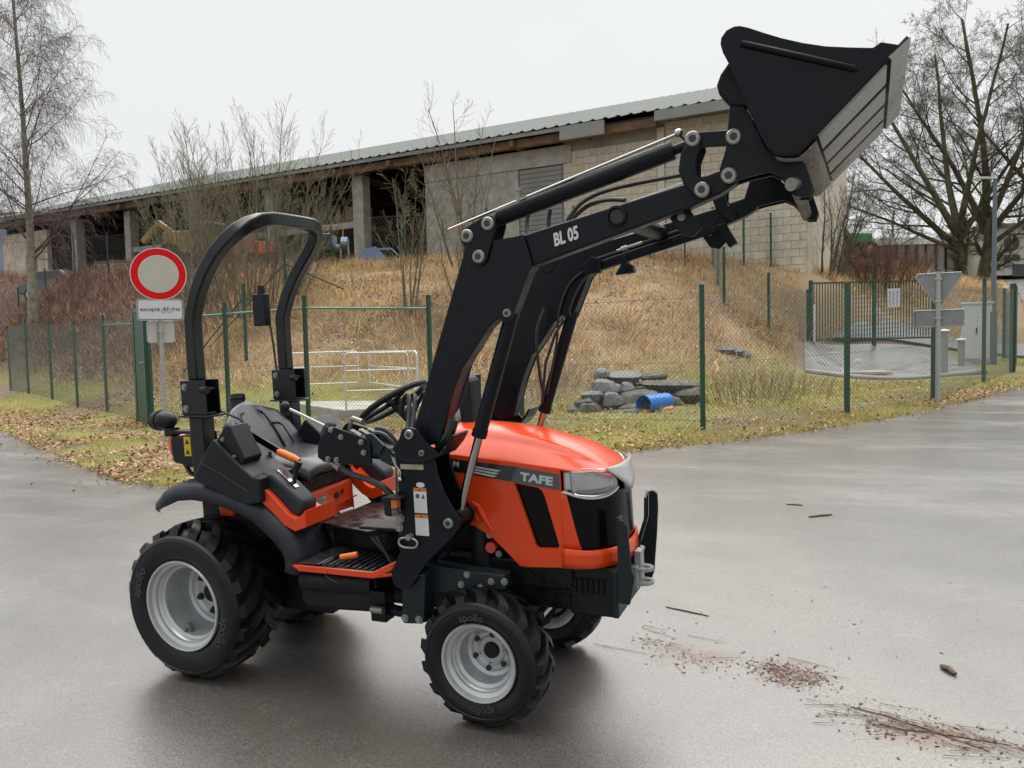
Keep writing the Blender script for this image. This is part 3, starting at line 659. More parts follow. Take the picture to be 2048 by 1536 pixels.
# ---- ROPS
rp=[(.034,-.333,1.45),(.034,-.333,1.60),(.036,-.333,1.74),(.052,-.334,1.79),(.085,-.336,1.87),(.143,-.337,1.965),(.21,-.334,2.045),(.266,-.322,2.10),(.315,-.295,2.147),(.355,-.255,2.182),(.385,-.205,2.203),(.40,-.15,2.21),(.40,.15,2.21)]
rp=rp[:-1]+[(.40,-.05,2.212),(.40,.05,2.212)]+[(x,-y,z) for x,y,z in rp[:-1][::-1]]
P_=[Vector(p) for p in rp]; vs=[]; hw_=.031
for i,p in enumerate(P_):
    d=(P_[min(i+1,len(P_)-1)]-P_[max(i-1,0)]).normalized()
    # in-plane normal of hoop points outwards from the hoop centre line
    o_=Vector((0,1,0))*(1 if p.y>0 else -1)
    f_=Vector((.55,0,.84)) if i in range(6,len(P_)-6) else None
    side=Vector((0,-1,0)) if p.y<=0 else Vector((0,1,0))
    k=min(1,max(0,(abs(p.y)-.15)/.18)); nrm=(side*k+Vector((-.0,0,1))*(1-k))
    nrm=(nrm-d*nrm.dot(d)).normalized(); b2=d.cross(nrm)
    if b2.x<0: b2=-b2
    for q in ((-1,-1),(1,-1),(1,1),(-1,1)): vs.append(p+nrm*q[0]*hw_+b2*q[1]*hw_)
fs=[]
n=len(P_)
for i in range(n-1):
    for k in range(4): fs.append((i*4+k,i*4+(k+1)%4,(i+1)*4+(k+1)%4,(i+1)*4+k))
fs+=[(3,2,1,0),tuple((n-1)*4+k for k in range(4))]
me=MB(); me.add(vs,fs); rops=me.build('rollbar',BLK2,TR,True,ang=55,bev=.008)
bm=bmesh.new(); bm.from_mesh(rops.data); bmesh.ops.recalc_face_normals(bm,faces=bm.faces); bm.to_mesh(rops.data); bm.free()
for s_ in (-1,1):
    y=s_*.333
    b=MB(); b.bx(-.03,.125,y-.048,y-.04,1.285,1.452); b.bx(-.03,.125,y+.04,y+.048,1.285,1.452); b.bx(-.03,-.022,y-.04,y+.04,1.285,1.452)
    sl_=b.build('rollbar_sleeve',BLK2,TR,bev=.003)
    for x,z in ((.0,1.42),(.0,1.315)): hexb(sl_,x,y-.048,z,.014)
    k=MB(); k.cyl((.105,y-.05,1.405),(.14,y-.05,1.405),.018,n=12); k.cyl((.10,y-.06,1.405),(.10,y+.06,1.405),.009,n=10); k.build('knob',PLA,sl_,True)
    b=MB(); b.bx(-.05,.145,y-.055,y+.055,1.272,1.284); b.bx(.0,.085,y-.04,y+.04,.90,1.272); b.build('rollbar_post',BLK2,TR,bev=.006)
# box and beacon socket on the far post
b=MB(); b.bx(-.11,-.025,.26,.31,1.70,1.88); bxx=b.build('plate_holder',PLA,TR,bev=.006)
MB().cyl((-.06,.285,1.88),(-.06,.285,1.925),.025,.02,n=16).build('beacon_socket',PLA,bxx,True)
MB().tube([(-.03,.30,1.72),(-.015,.30,1.6),(-.01,.31,1.4),(-.02,.31,1.3)],.006,6).build('cable',HOSE,TR,True)
# ---- rear lamps
b=MB(); b.prism([(-.15,1.165),(.01,1.185),(.01,1.04),(-.03,1.02),(-.14,1.045)],-.36,-.20); tl=b.build('tail_lamp',PLA,TR,bev=.01)
MB().bx(-.175,-.15,-.35,-.22,1.11,1.17).build('indicator_lens',AMB,tl,bev=.006)
MB().prism([(-.175,1.109),(-.15,1.109),(-.12,1.035),(-.135,1.035)],-.35,-.22).build('stop_lens',REDL,tl,bev=.006)
MB().bx(-.055,-.012,-.3625,-.361,1.078,1.174).build('warning_label',YEL,tl)
for zz in (1.10,1.15):
    MB().prism([(-.048,zz-.012),(-.019,zz-.012),(-.0335,zz+.014)],-.3632,-.3626).build('warning_mark',BOLTD,tl)
b=MB(); b.prism([(-.15,1.165),(.01,1.185),(.01,1.04),(-.03,1.02),(-.14,1.045)],.20,.36); tl2=b.build('tail_lamp',PLA,TR,bev=.01)
MB().bx(-.175,-.15,.22,.35,1.11,1.17).build('indicator_lens',AMB,tl2,bev=.006)
MB().bx(.03,.072,.371,.3725,1.10,1.19).build('warning_label',YEL,TR)
b=MB(); b.bx(.02,.082,.36,.371,1.05,1.2); b.build('side_plate',PLA,TR)
b=MB(); b.ball((-.225,-.31,1.245),.055,20,12,(1.25,.95,.88)); b.cyl((-.25,-.31,1.245),(-.285,-.31,1.243),.052,.047,n=22); b.bx(-.20,-.15,-.34,-.29,1.17,1.21); b.bx(-.17,-.02,-.35,-.28,1.185,1.2); b.build('work_lamp',PLA,TR,True)
b=MB(); b.tube([(-.13,-.30,1.035),(-.09,-.30,.98),(-.03,-.29,.95)],.012,8); b.build('lamp_stay',BLK2,TR,True)
b=MB(); b.tube([(.06,-.30,1.28),(.12,-.28,1.29),(.20,-.25,1.25),(.24,-.22,1.2)],.007,6); b.build('cable',HOSE,TR,True)
# ------------------------------------------------------------------ front loader
def hull2(pts):
    pts=sorted(set(pts)); 
    def half(ps):
        h=[]
        for p in ps:
            while len(h)>1 and (h[-1][0]-h[-2][0])*(p[1]-h[-2][1])-(h[-1][1]-h[-2][1])*(p[0]-h[-2][0])<=0: h.pop()
            h.append(p)
        return h[:-1]
    return half(pts)+half(pts[::-1])
def circ2(c,r,n=18): return [(round(c[0]+r*math.cos(2*math.pi*i/n),5),round(c[1]+r*math.sin(2*math.pi*i/n),5)) for i in range(n)]
def capsule(a,b_,r): return hull2(circ2(a,r)+circ2(b_,r))
BB=[(1.585,2.007),(1.676,2.047),(1.63,1.924),(2.465,2.264),(2.6,2.255),(2.581,2.128),(2.491,2.089),(1.734,1.7)]
for s in (-1,1):
    Yv=lambda y: y*(-s) if s>0 else y      # near coordinates are negative
    def bd_(mb,name,mt,parent=TR,**k): return (mb if s<0 else mb.mir()).build(name,mt,parent,**k)
    arm=bd_(MB().prism(pl('arm'),-.424,-.345),'loader_arm',BLK,bev=.006)
    bd_(MB().prism(pl('gusset'),-.434,-.4245),'arm_plate',BLK,arm,bev=.003)
    boom=bd_(MB().prism(pl('boom'),-.420,-.350),'loader_boom',BLK,bev=.008)
    k=MB(); k.lathe([(.026,.0),(.038,.0),(.038,.012),(.030,.014),(.026,.004)],(2.179,-.42,2.031),-1,28); bd_(k,'tube_collar',BLK,boom,smooth=True)
    k=MB(); k.cyl((2.179,-.4205,2.031),(2.179,-.4225,2.031),.028,n=24); bd_(k,'tube_bore',BOLTD,boom)
    lb=bd_(MB().prism(hull2(circ2(BB[0],.034)+circ2(BB[1],.034)+circ2(BB[2],.036)),-.446,-.435),'link_bracket',BLK,bev=.003)
    bd_(MB().prism(hull2(circ2(BB[0],.034)+circ2(BB[1],.034)+circ2(BB[2],.036)),-.352,-.342),'link_bracket',BLK,bev=.003)
    cl=bd_(MB().prism(pl('clink'),-.452,-.434),'bell_crank',BLK,bev=.004)
    bd_(MB().prism(pl('clink'),-.348,-.33),'bell_crank',BLK,bev=.004)
    kb=bd_(MB().prism(capsule(BB[3],BB[4],.026),-.434,-.418),'link_bar',BLK,bev=.003)
    hp=bd_(MB().prism(pl('hitch'),-.444,-.430),'hitch_plate',BLK,bev=.003)
    bd_(MB().prism(pl('hitch'),-.352,-.338),'hitch_plate',BLK,bev=.003)
    for (x,z),yy,par in ((BB[0],.446,lb),(BB[1],.446,lb),(BB[2],.446,lb),(BB[3],.452,cl),(BB[4],.444,hp),(BB[5],.444,hp),(BB[6],.452,cl)):
        bolt(par,x,s*yy,z,.0265,s)
    bolt(arm,BB[7][0],s*.434,BB[7][1],.017,s)
    # lobes carrying the bucket
    bd_(MB().prism(pl('bracklobe'),-.45,-.40),'bucket_hook',BKT,bev=.008)
    # tilt (levelling) cylinder
    k=MB(); k.cyl((1.70,-.386,2.075),(2.385,-.386,2.247),.034,n=22); tc_=bd_(k,'tilt_cylinder',BLK,smooth=True)
    k=MB(); k.cyl((1.66,-.386,2.05),(1.71,-.386,2.077),.026,n=14); bd_(k,'cylinder_base',BLK,tc_,smooth=True)
    k=MB(); k.cyl((2.385,-.386,2.247),(2.455,-.386,2.262),.018,n=14); bd_(k,'cylinder_eye',BLK,tc_,smooth=True)
    # lift cylinder
    k=MB(); k.cyl((1.735,-.386,1.70),(1.565,-.386,1.213),.029,n=22); k.cyl((1.573,-.386,1.236),(1.562,-.386,1.205),.032,n=22); lc=bd_(k,'lift_cylinder',BLK,smooth=True)
    k=MB(); k.cyl((1.565,-.386,1.213),(1.452,-.386,.875),.018,n=18); bd_(k,'piston_rod',CHR,lc,smooth=True)
    k=MB(); k.cyl((1.46,-.43,.868),(1.46,-.34,.868),.03,n=18); bd_(k,'cylinder_pin',ENG,lc,smooth=True)
    k=MB(); k.tube([(1.70,-.35,1.66),(1.66,-.33,1.60),(1.60,-.33,1.45),(1.57,-.34,1.26)],.007,8); bd_(k,'hose_line',HOSE,lc,smooth=True)
    # mast and mounting frame
    ms=bd_(MB().prism(pl('mast'),-.472,-.458),'loader_mast',BLK,bev=.003)
    bd_(MB().prism(pl('mast'),-.338,-.326),'loader_mast',BLK,bev=.003)
    k=MB(); k.sweep([(1.225,-.40,.75),(1.24,-.40,1.10)],[(-.058,-.02),(-.058,.02),(.058,.02),(.058,-.02)]); bd_(k,'mast_web',BLK,ms)
    cu=[(1.186,1.158),(1.202,1.139),(1.253,1.113),(1.30,1.106),(1.359,1.110),(1.436,1.139),(1.479,1.185),(1.50,1.221)]
    k=MB(); k.sweep([(x,-.42,z) for x,z in cu],[(-.07,0),(-.07,.012),(.07,.012),(.07,0)]); bd_(k,'arm_cradle',BLK,ms,bev=.003)
    bd_(MB().prism([(1.212,1.165),(1.245,1.205),(1.262,1.243),(1.28,1.252),(1.30,1.253),(1.325,1.248),(1.341,1.236),(1.375,1.19),(1.42,1.15),(1.40,1.12),(1.30,1.11),(1.23,1.125)],-.488,-.474),'pivot_plate',BLK,ms,bev=.003)
    bolt(ms,1.298,s*.489,1.225,.021,s); bolt(ms,1.352,s*.489,1.150,.013,s); bolt(ms,1.448,s*.473,.86,.022,s)
    hexb(ms,1.214,s*.473,.829,.016,s)
    sv=bd_(MB().prism(pl('subvert'),-.446,-.434),'mast_foot',TEAL,bev=.004)
    bd_(MB().prism([(1.19,.60),(1.19,.41),(1.205,.40),(1.205,.60)],-.434,-.35),'foot_flange',TEAL,sv)
    bd_(MB().prism([(1.285,.62),(1.275,.41),(1.29,.41),(1.303,.62)],-.434,-.35),'foot_flange',TEAL,sv)
    for x in (1.20,1.268): hexb(sv,x,s*.447,.425,.014,s)
    bd_(MB().prism(pl('subbeam'),-.376,-.30),'side_rail',TEAL,bev=.006)
    bd_(MB().bx(1.22,1.30,-.345,-.15,.53,.64),'mast_bracket',TEAL,bev=.008)
    # bucket-side tie pieces under the boom
    k=MB(); k.prism([(2.34,2.04),(2.42,2.06),(2.47,1.97),(2.44,1.94),(2.40,1.95)],-.352,-.338); bd_(k,'latch_plate',BLK,bev=.003)
    hexb(TR,2.40,(-.353 if s<0 else .337),2.015,.012,-1)
# cross tubes
MB().cyl((2.179,-.35,2.031),(2.179,.35,2.031),.036,n=22).build('cross_tube',BLK,TR,True)
MB().cyl((2.66,-.43,2.26),(2.66,.43,2.26),.03,n=20).build('hitch_tube',BLK,TR,True)
MB().cyl((2.80,-.43,2.06),(2.80,.43,2.06),.022,n=18).build('hitch_shaft',BLK,TR,True)
MB().cyl((2.78,-.46,2.075),(2.81,-.40,2.085),.022,n=14).build('lock_pin',ZINC,TR,True)
MB().cyl((2.655,-.432,2.238),(2.655,-.438,2.238),.03,n=22).build('hitch_hole',BOLTD,TR)
# parking stand stowed along the far boom
ps=MB(); ps.sweep([(1.90,.33,1.90),(2.46,.33,2.035)],[(-.014,-.016),(-.014,.016),(.014,.016),(.014,-.016)]); ps=ps.build('parking_stand',BLK,TR,bev=.003)
MB().prism([(1.97,1.855),(2.06,1.86),(2.055,1.895),(2.03,1.905),(2.03,1.945),(2.01,1.945),(2.0,1.90)],.30,.35).build('stand_foot',BLK,ps,bev=.004)
MB().prism([(2.43,2.04),(2.47,2.05),(2.52,1.96),(2.485,1.94)],.30,.35).build('stand_catch',BLK,ps,bev=.004)
k=MB(); k.cyl((1.98,.325,1.965),(2.10,.325,1.995),.009,n=10); k.cyl((2.0,.33,1.97),(2.03,.33,1.978),.015,n=10); k.build('stand_valve',ZINC,TR,True)
MB().tube([(1.85,.33,1.93),(2.0,.325,1.966),(2.2,.33,2.02),(2.33,.33,2.05)],.009,8).build('hose_line',HOSE,TR,True)
MB().tube([(1.83,.32,1.905),(1.95,.32,1.935),(2.1,.32,1.972),(2.33,.33,2.03)],.007,8).build('hose_line',HOSE,TR,True)
k=MB(); k.prism([(1.80,1.90),(1.86,1.95),(1.91,1.93),(1.90,1.87),(1.83,1.865)],.30,.345); k.build('hose_bracket',BLK,TR,bev=.003)
# level indicator rod on the near side
k=MB(); k.cyl((1.481,-.40,2.045),(2.407,-.40,2.30),.0052,n=10); ro=k.build('level_rod',CHR,TR,True)
MB().ball((2.407,-.40,2.302),.015,12,8).build('rod_ball',CHR,ro,True)
k=MB(); k.tube([(2.407,-.40,2.30),(2.43,-.40,2.275),(2.46,-.40,2.272)],.006,6); k.build('rod_hook',BLK,ro,True)
k=MB(); k.cyl((1.785,-.40,2.09),(1.79,-.40,2.165),.010,n=10); k.cyl((1.79,-.40,2.165),(1.79,-.40,2.178),.014,n=10); k.build('rod_guide',ZINC,ro,True)
# hoses running over the boom
for pth in ([(1.92,-.30,2.0),(1.95,-.28,2.06),(2.02,-.27,2.125),(2.15,-.26,2.16),(2.40,-.26,2.18)],[(1.90,-.28,1.98),(1.95,-.26,2.05),(2.02,-.26,2.10),(2.10,-.27,2.115),(2.18,-.29,2.105)],
            [(1.80,-.33,1.97),(1.78,-.30,2.03),(1.78,-.28,2.09),(1.83,-.27,2.15),(1.95,-.26,2.205),(2.1,-.26,2.235)],[(1.88,-.30,1.98),(1.865,-.28,2.05),(1.87,-.27,2.10)]):
    sm=[]
    V4=[Vector(p) for p in pth]
    for i in range(len(V4)-1):
        p0=V4[max(0,i-1)];p1=V4[i];p2=V4[i+1];p3=V4[min(len(V4)-1,i+2)]
        for t in (0,.25,.5,.75):
            sm.append(.5*((2*p1)+(p2-p0)*t+(2*p0-5*p1+4*p2-p3)*t*t+(3*p1-p0-3*p2+p3)*t**3))
    sm.append(V4[-1]); MB().tube(sm,.009,8).build('hydraulic_hose',HOSE,TR,True)
# ---- bucket
bs=pl('bside')
HWB=.52
lip=bs[0]; path=[bs[0],bs[25],bs[24],bs[23],bs[22],bs[21],bs[20],bs[19],bs[18],bs[17],bs[16],bs[15],bs[14],bs[13],bs[12],bs[11],bs[10],bs[9]]
b=MB(); b.grid([[(x,-HWB,z) for x,z in path],[(x,HWB,z) for x,z in path]]); bucket=b.build('bucket',BKT,TR,True,ang=40,solid=.012)
side=[bs[0]]+bs[1:]
for s in (-1,1):
    MB().prism(bs,s*(HWB+.006),s*(HWB-.008)).build('bucket_side',BKT,bucket,bev=.004)
    # pressed ridge along the side
    MB().tube([(2.636,s*(HWB+.004),2.522),(2.644,s*(HWB+.008),2.531),(2.66,s*(HWB+.008),2.524),(2.97,s*(HWB+.008),2.396),(2.984,s*(HWB+.004),2.389)],[.006,.011,.012,.011,.006],10).build('side_ridge',BKT,bucket,True)
# outer skin of the floor: wear bars and cutting edge
p0,p1=Vector((2.80,0,2.158)),Vector((3.068,0,2.412)); dd=(p1-p0).normalized(); nn=Vector((dd.z,0,-dd.x))
edges=[-.515,-.295,-.242,-.015,.04,.245,.295,.515]
for k in range(4):
    y0,y1=edges[2*k],edges[2*k+1]
    a,c_=p0+dd*.082,p1-dd*.016
    q=MB(); q.add([a+Vector((0,y0,0)),c_+Vector((0,y0,0)),c_+Vector((0,y1,0)),a+Vector((0,y1,0)),a+nn*.013+Vector((0,y0,0)),c_+nn*.013+Vector((0,y0,0)),c_+nn*.013+Vector((0,y1,0)),a+nn*.013+Vector((0,y1,0))],[(0,1,2,3),(7,6,5,4),(0,4,5,1),(1,5,6,2),(2,6,7,3),(3,7,4,0)])
    o=q.build('wear_bar',STEEL,bucket,bev=.002)
q=MB(); a=p1; c_=Vector((3.127,0,2.4595))
dl=(c_-a).normalized(); nl_=Vector((dl.z,0,-dl.x)); q.add([a+Vector((0,-.53,0)),c_+Vector((0,-.53,0)),c_+Vector((0,.53,0)),a+Vector((0,.53,0)),a+nl_*.014+Vector((0,-.53,0)),c_+nl_*.003+Vector((0,-.53,0)),c_+nl_*.003+Vector((0,.53,0)),a+nl_*.014+Vector((0,.53,0))],[(0,1,2,3),(7,6,5,4),(0,4,5,1),(1,5,6,2),(2,6,7,3),(3,7,4,0)])
q.build('cutting_edge',STEEL,bucket)
q=MB(); pp=[(2.733,2.170),(2.758,2.162),(2.782,2.159),(2.803,2.1585),(2.828,2.178),(2.856,2.205)]
q.grid([[(x+.003,-.50,z-.006) for x,z in pp],[(x+.003,.50,z-.006) for x,z in pp]],flip=False); q.build('dirty_heel',DIRT,bucket,True,solid=.004)
bt=Matrix.Translation((2.81,-.52,0))@Matrix.Rotation(R(-2.1),4,'Z')@Matrix.Translation((-2.81,.52,0)); bucket.matrix_local=bt
# lettering on the boom
text_mesh('lettering','BL 05',.066,WHT,TR,face_near(1.935,-.4235,1.942,math.atan2(.23,1)),.0006,.0022,.22,.66)
# labels on the near mast
lbs=[(1.292,1.0,1.352,.895),(1.292,.888,1.354,.80)]
for x0,z1,x1,z0 in lbs:
    lb=MB().bx(x0,x1,-.4736,-.4724,z0,z1).build('warning_label',WHT,TR)
    MB().bx(x0,x1,-.4744,-.4737,z1-.014,z1).build('label_header',ORP,lb)
    MB().prism([(x0+.022,z1-.011),(x0+.038,z1-.011),(x0+.030,z1-.003)],-.4750,-.4745).build('label_mark',BOLTD,lb)
    if z1>.95:
        MB().prism(circ2((x0+.018,z1-.034),.010),-.4743,-.4737).build('label_mark',DECG,lb); MB().prism([(x0+.034,z1-.044),(x0+.052,z1-.044),(x0+.046,z1-.024)],-.4743,-.4737).build('label_mark',DECG,lb)
    for k in range(7 if z1>.95 else 9):
        zz=(z1-.052 if z1>.95 else z1-.022)-.0075*k
        MB().bx(x0+.005,x1-.006-.01*((k*7)%3),-.4741,-.4737,zz-.0025,zz).build('label_line',GRYP,lb)
MB().prism([(1.326+.020*math.cos(t),1.013+.011*math.sin(t)) for t in np.linspace(0,2*math.pi,21)[:-1]],-.4724,-.4736).build('oval_label',WHT,TR)
MB().bx(1.236,1.345,-.4738,-.4724,1.077,1.098).build('serial_plate',mat('serial_tan',(.34,.30,.22),.5,var=.2,vscale=40),TR)
# lynch pin ring and grease pin
rg=[(1.258+.045*math.copysign(abs(math.cos(t))**.7,math.cos(t)),-.485,.768+.021*math.sin(t)) for t in np.linspace(0,2*math.pi,29)[:-1]]
k=MB().tube(rg,.0045,6,closed=True).build('lynch_ring',GALV,TR,True); MB().cyl((1.268,-.50,.795),(1.268,-.465,.795),.013,n=14).build('lynch_pin',ZINC,k,True)
# turn signal on a stalk
b=MB(); b.prism([(1.175,.965),(1.215,.97),(1.215,.885),(1.18,.89)],-.535,-.475); ts=b.build('turn_signal',PLA,TR,bev=.012)
def lens(z0,z1,m_): MB().add([(1.2155,-.53,z0),(1.2155,-.478,z0),(1.2155,-.478,z1),(1.2155,-.53,z1),(1.236,-.522,z0+.002),(1.236,-.485,z0+.002),(1.236,-.485,z1-.002),(1.236,-.522,z1-.002)],[(4,5,6,7),(0,1,5,4),(1,2,6,5),(2,3,7,6),(3,0,4,7)]).build('lens',m_,ts,bev=.006)
lens(.918,.963,AMB); lens(.89,.9175,CLEAR)
b=MB(); b.prism([(1.175,.968),(1.26,.968),(1.262,.963),(1.18,.96)],-.54,-.474); b.build('lamp_hood',PLA,ts)
hexb(TR,1.222,-.474,.868,.016)
# ---- valve box with joystick
vb=MB().prism(pl('valve'),-.462,-.452).build('valve_box',BLK,TR,bev=.003)
MB().prism(pl('valve'),-.33,-.32).build('valve_box',BLK,TR,bev=.003)
MB().prism(pl('valve2'),-.45,-.435).build('valve_arm',TEAL,vb,bev=.003)
MB().prism([(1.06,1.21),(1.16,1.16),(1.24,1.12),(1.24,1.05),(1.12,1.10)],-.44,-.36).build('valve_stay',TEAL,vb,bev=.006)
for x,z in ((.895,1.236),(.945,1.205),(1.045,1.185),(1.055,1.14),(.915,1.105),(.87,1.108)): hexb(vb,x,-.463,z,.010)
MB().bx(.90,1.05,-.44,-.34,1.11,1.20).build('valve_body',ENG,vb,bev=.01)
b=MB(); b.cyl((.83,-.40,1.19),(.86,-.41,1.245),.034,.026,n=16); b.ball((.845,-.40,1.235),.03); b.build('joystick_boot',PLA,TR,True)
jl=MB().cyl((.845,-.41,1.235),(.655,-.445,1.328),.0065,n=10).build('joystick',CHR,TR,True)
MB().ball((.645,-.447,1.333),.025,16,10).build('joystick_knob',PLA,jl,True)
# fittings and hoses of the valve
b=MB()
for i in range(4):
    x=.95+.028*i; y=-.43+.025*i
    b.cyl((x,y,1.185),(x+.03,y,1.228),.009,n=8); b.cyl((x+.03,y,1.228),(x+.075,y,1.205),.010,n=6)
b.cyl((.93,-.38,1.22),(.95,-.38,1.275),.009,n=8); b.cyl((.95,-.38,1.275),(1.0,-.38,1.26),.012,n=8); b.build('valve_fittings',ZINC,TR,True)
def spline(pth,k=6):
    V4=[Vector(p) for p in pth]; sm=[]
    for i in range(len(V4)-1):
        p0=V4[max(0,i-1)];p1=V4[i];p2=V4[i+1];p3=V4[min(len(V4)-1,i+2)]
        for j in range(k):
            t=j/k; sm.append(.5*((2*p1)+(p2-p0)*t+(2*p0-5*p1+4*p2-p3)*t*t+(3*p1-p0-3*p2+p3)*t**3))
    return sm+[V4[-1]]
for pth,r_,mt_ in (
    ([(1.07,-.40,1.215),(1.12,-.39,1.20),(1.17,-.37,1.12),(1.18,-.36,1.0)],.012,HOSE),
    ([(1.06,-.37,1.23),(1.11,-.36,1.215),(1.16,-.34,1.13),(1.18,-.33,1.02)],.012,HOSE),
    ([(1.03,-.10,1.25),(1.05,-.10,1.33),(1.09,-.12,1.33),(1.13,-.22,1.2),(1.17,-.34,1.12)],.011,PLG),
    ([(1.05,-.08,1.25),(1.08,-.08,1.335),(1.12,-.12,1.33),(1.15,-.22,1.2),(1.18,-.34,1.11)],.011,PLG),
    ([(1.08,-.08,1.25),(1.13,-.06,1.345),(1.17,-.10,1.32),(1.17,-.22,1.18),(1.19,-.34,1.10)],.010,PLG),
    ([(.88,-.43,1.085),(.95,-.44,1.045),(1.06,-.45,1.02),(1.14,-.45,.985),(1.19,-.43,.92)],.014,HOSE),
    ([(1.19,-.44,1.13),(1.205,-.455,1.09),(1.195,-.45,1.0),(1.20,-.44,.9)],.007,ZINC),
    ([(1.50,-.34,1.56),(1.53,-.33,1.60),(1.60,-.33,1.66),(1.68,-.34,1.70)],.010,HOSE),
    ([(1.40,-.36,1.26),(1.45,-.32,1.34),(1.50,-.32,1.48),(1.56,-.33,1.62)],.012,HOSE),
    ([(1.38,-.40,1.17),(1.44,-.42,1.21),(1.47,-.42,1.28)],.022,HOSE),
    ([(1.62,.42-.12,1.72),(1.58,.28,1.6),(1.58,.3,1.4),(1.585,.33,1.3)],.008,HOSE),
    ([(1.88,.33,1.90),(1.80,.335,1.83),(1.74,.335,1.72),(1.735,.336,1.68)],.006,HOSE),
    ([(1.84,.33,1.90),(1.74,.335,1.83),(1.68,.335,1.70),(1.66,.336,1.55),(1.6,.336,1.3)],.006,HOSE)):
    MB().tube(spline(pth),r_,8).build('hydraulic_hose',mt_,TR,True)
k=MB(); k.cyl((.86,-.435,1.095),(.91,-.44,1.062),.016,n=10); k.build('hose_fitting',ZINC,TR,True)
b=MB(); b.tube(spline([(1.20,-.478,1.135),(1.215,-.482,1.10),(1.238,-.482,1.07),(1.238,-.482,1.045)]),.003,6); b.ball((1.238,-.484,1.035),.011,10,6); b.build('safety_chain',CHR,TR,True)
# muffler heat shield seen between the arms
MB().prism([(1.30,1.16),(1.27,1.40),(1.31,1.44),(1.36,1.40),(1.37,1.17)],-.02,.10).build('heat_shield',PLG,TR,bev=.02)
# ------------------------------------------------------------------ terrain
zplane=lambda x,y: .01138*x+.03497*y
EDGE=[(-42,20.3),(-25,12.6),(-16,8.4),(-11.76,6.51),(-10.84,6.12),(-7.5,4.45),(-4.68,3.19),(-3.99,3.10),(-3.0,3.3),(-2.0,3.75),(-1.0,4.5),(.47,5.83),(1.5,6.7),(2.44,7.58),(3.7,9.2),(4.96,11.26),(6.05,13.47),(7.1,16.5),(7.9,20),(8.5,24),(9.2,30),(10.0,36),(11.2,44),(13.5,60)]
E_=np.array(EDGE,float)
CTL=[(-7.2,7.6,.18),(-5.5,7.7,.21),(-3,7.9,.24),(1.18,7.6,.28),(3.03,9.46,.37),(4.36,11.27,.44),(5.5,14.2,.55),(6.4,16.8,.60),(-12.2,9.2,.18),(-16.85,11.4,.25),(-22.4,14.0,.30),(-32,18.5,.4),
(-35.5,21.5,4.9),(-26.6,19.33,4.5),(-21.56,19.26,4.4),(-16.94,19.0,4.25),(-12.13,18.81,4.15),(-8.59,19.2,4.05),(-4.57,19.79,3.9),(-1.73,20.99,3.95),(.6,23.03,3.7),(2.33,25.92,3.45),
(-22.3,15.4,.6),(-8.94,10.16,.55),(-5.87,10.6,.50),(-1.33,11.18,.65),(.7,13.66,.86),(-25.1,17.65,2.9),(-9.85,13.13,2.1),(-5.5,14.0,2.05),(-1.22,15.1,1.95),(1.46,18.94,1.97),(-14,11.6,.6),(-17.5,15,2.2),(-12.5,13.5,1.9),
(2.21,20.29,.98),(5.44,21.64,.98),(2.9,15.0,.60),(5.85,16.9,.60),(2.4,17.5,.74),(5.6,19,.78),(4.14,27.69,2.4),(6.5,24.5,1.2),(2.4,22.6,3.2),(3.0,24,3.3),(1.1,21.3,3.2),(3.4,33.5,4.6),(6.0,37.5,4.3),(9.17,42.9,3.9),(11.3,41.5,3.2),(8.9,27.3,1.3),(7.2,18.4,.66),(14,27,1.2),(18,40,2.7),(22,20,.8),
(-5,24,4.25),(-15,25,4.5),(-25,24,4.7),(-35,27,5.0),(-25,28,4.9),(-45,35,5.6),(-20,40,5),(0,40,4.4),(25,55,4.6),(-42,24,5.6),(0,60,5),(-45,60,5.5)]
for q in [(-35,-12),(-20,-12),(-5,-12),(10,-12),(25,-8),(-32,8),(-20,5),(-12,3),(-6,0),(0,0),(6,0),(12,0),(0,5),(6,8),(10,10),(15,10),(18,0),(4,4),(-3,3),(8,14)]: CTL.append((*q,float(zplane(*q))))
CT=np.array(CTL); 
def _phi(r2): return np.where(r2>1e-9,.5*r2*np.log(np.maximum(r2,1e-9)),0)
_n=len(CT); _D=((CT[:,None,:2]-CT[None,:,:2])**2).sum(2); _A=np.zeros((_n+3,_n+3)); _A[:_n,:_n]=_phi(_D)+np.eye(_n)*.8
_A[:_n,_n]=1; _A[:_n,_n+1:]=CT[:,:2]; _A[_n:,:_n]=_A[:_n,_n:].T
_w=np.linalg.solve(_A,np.concatenate([CT[:,2]-zplane(CT[:,0],CT[:,1]),np.zeros(3)]))
def rbf(x,y):
    x=np.clip(x,-48,28); y=np.clip(y,-15,62)
    r2=(x[:,None]-CT[None,:,0])**2+(y[:,None]-CT[None,:,1])**2
    return _phi(r2)@_w[:_n]+_w[_n]+_w[_n+1]*x+_w[_n+2]*y
def sdist(x,y):   # >0 on the verge side of the road edge
    P=np.stack([x,y],1); best=np.full(len(x),1e9); sg=np.ones(len(x))
    for a,b in zip(E_[:-1],E_[1:]):
        d=b-a; L=d@d; t=np.clip(((P-a)@d)/L,0,1); q=a+t[:,None]*d; e=P-q; dist=np.hypot(e[:,0],e[:,1])
        cr=d[0]*(P[:,1]-a[1])-d[1]*(P[:,0]-a[0])
        u=dist<best; best=np.where(u,dist,best); sg=np.where(u,np.sign(cr),sg)
    return best*sg
sst=lambda t: (lambda q:q*q*(3-2*q))(np.clip(t,0,1))
def Hraw(x,y,sd=None):
    x=np.atleast_1d(np.asarray(x,float)); y=np.atleast_1d(np.asarray(y,float))
    if sd is None: sd=sdist(x,y)
    w=np.maximum(sst(sd/2.5),sst((y-11.5)/7.)*sst((x+1)/4.))
    return zplane(np.clip(x,-48,28),np.clip(y,-15,62))+rbf(x,y)*w
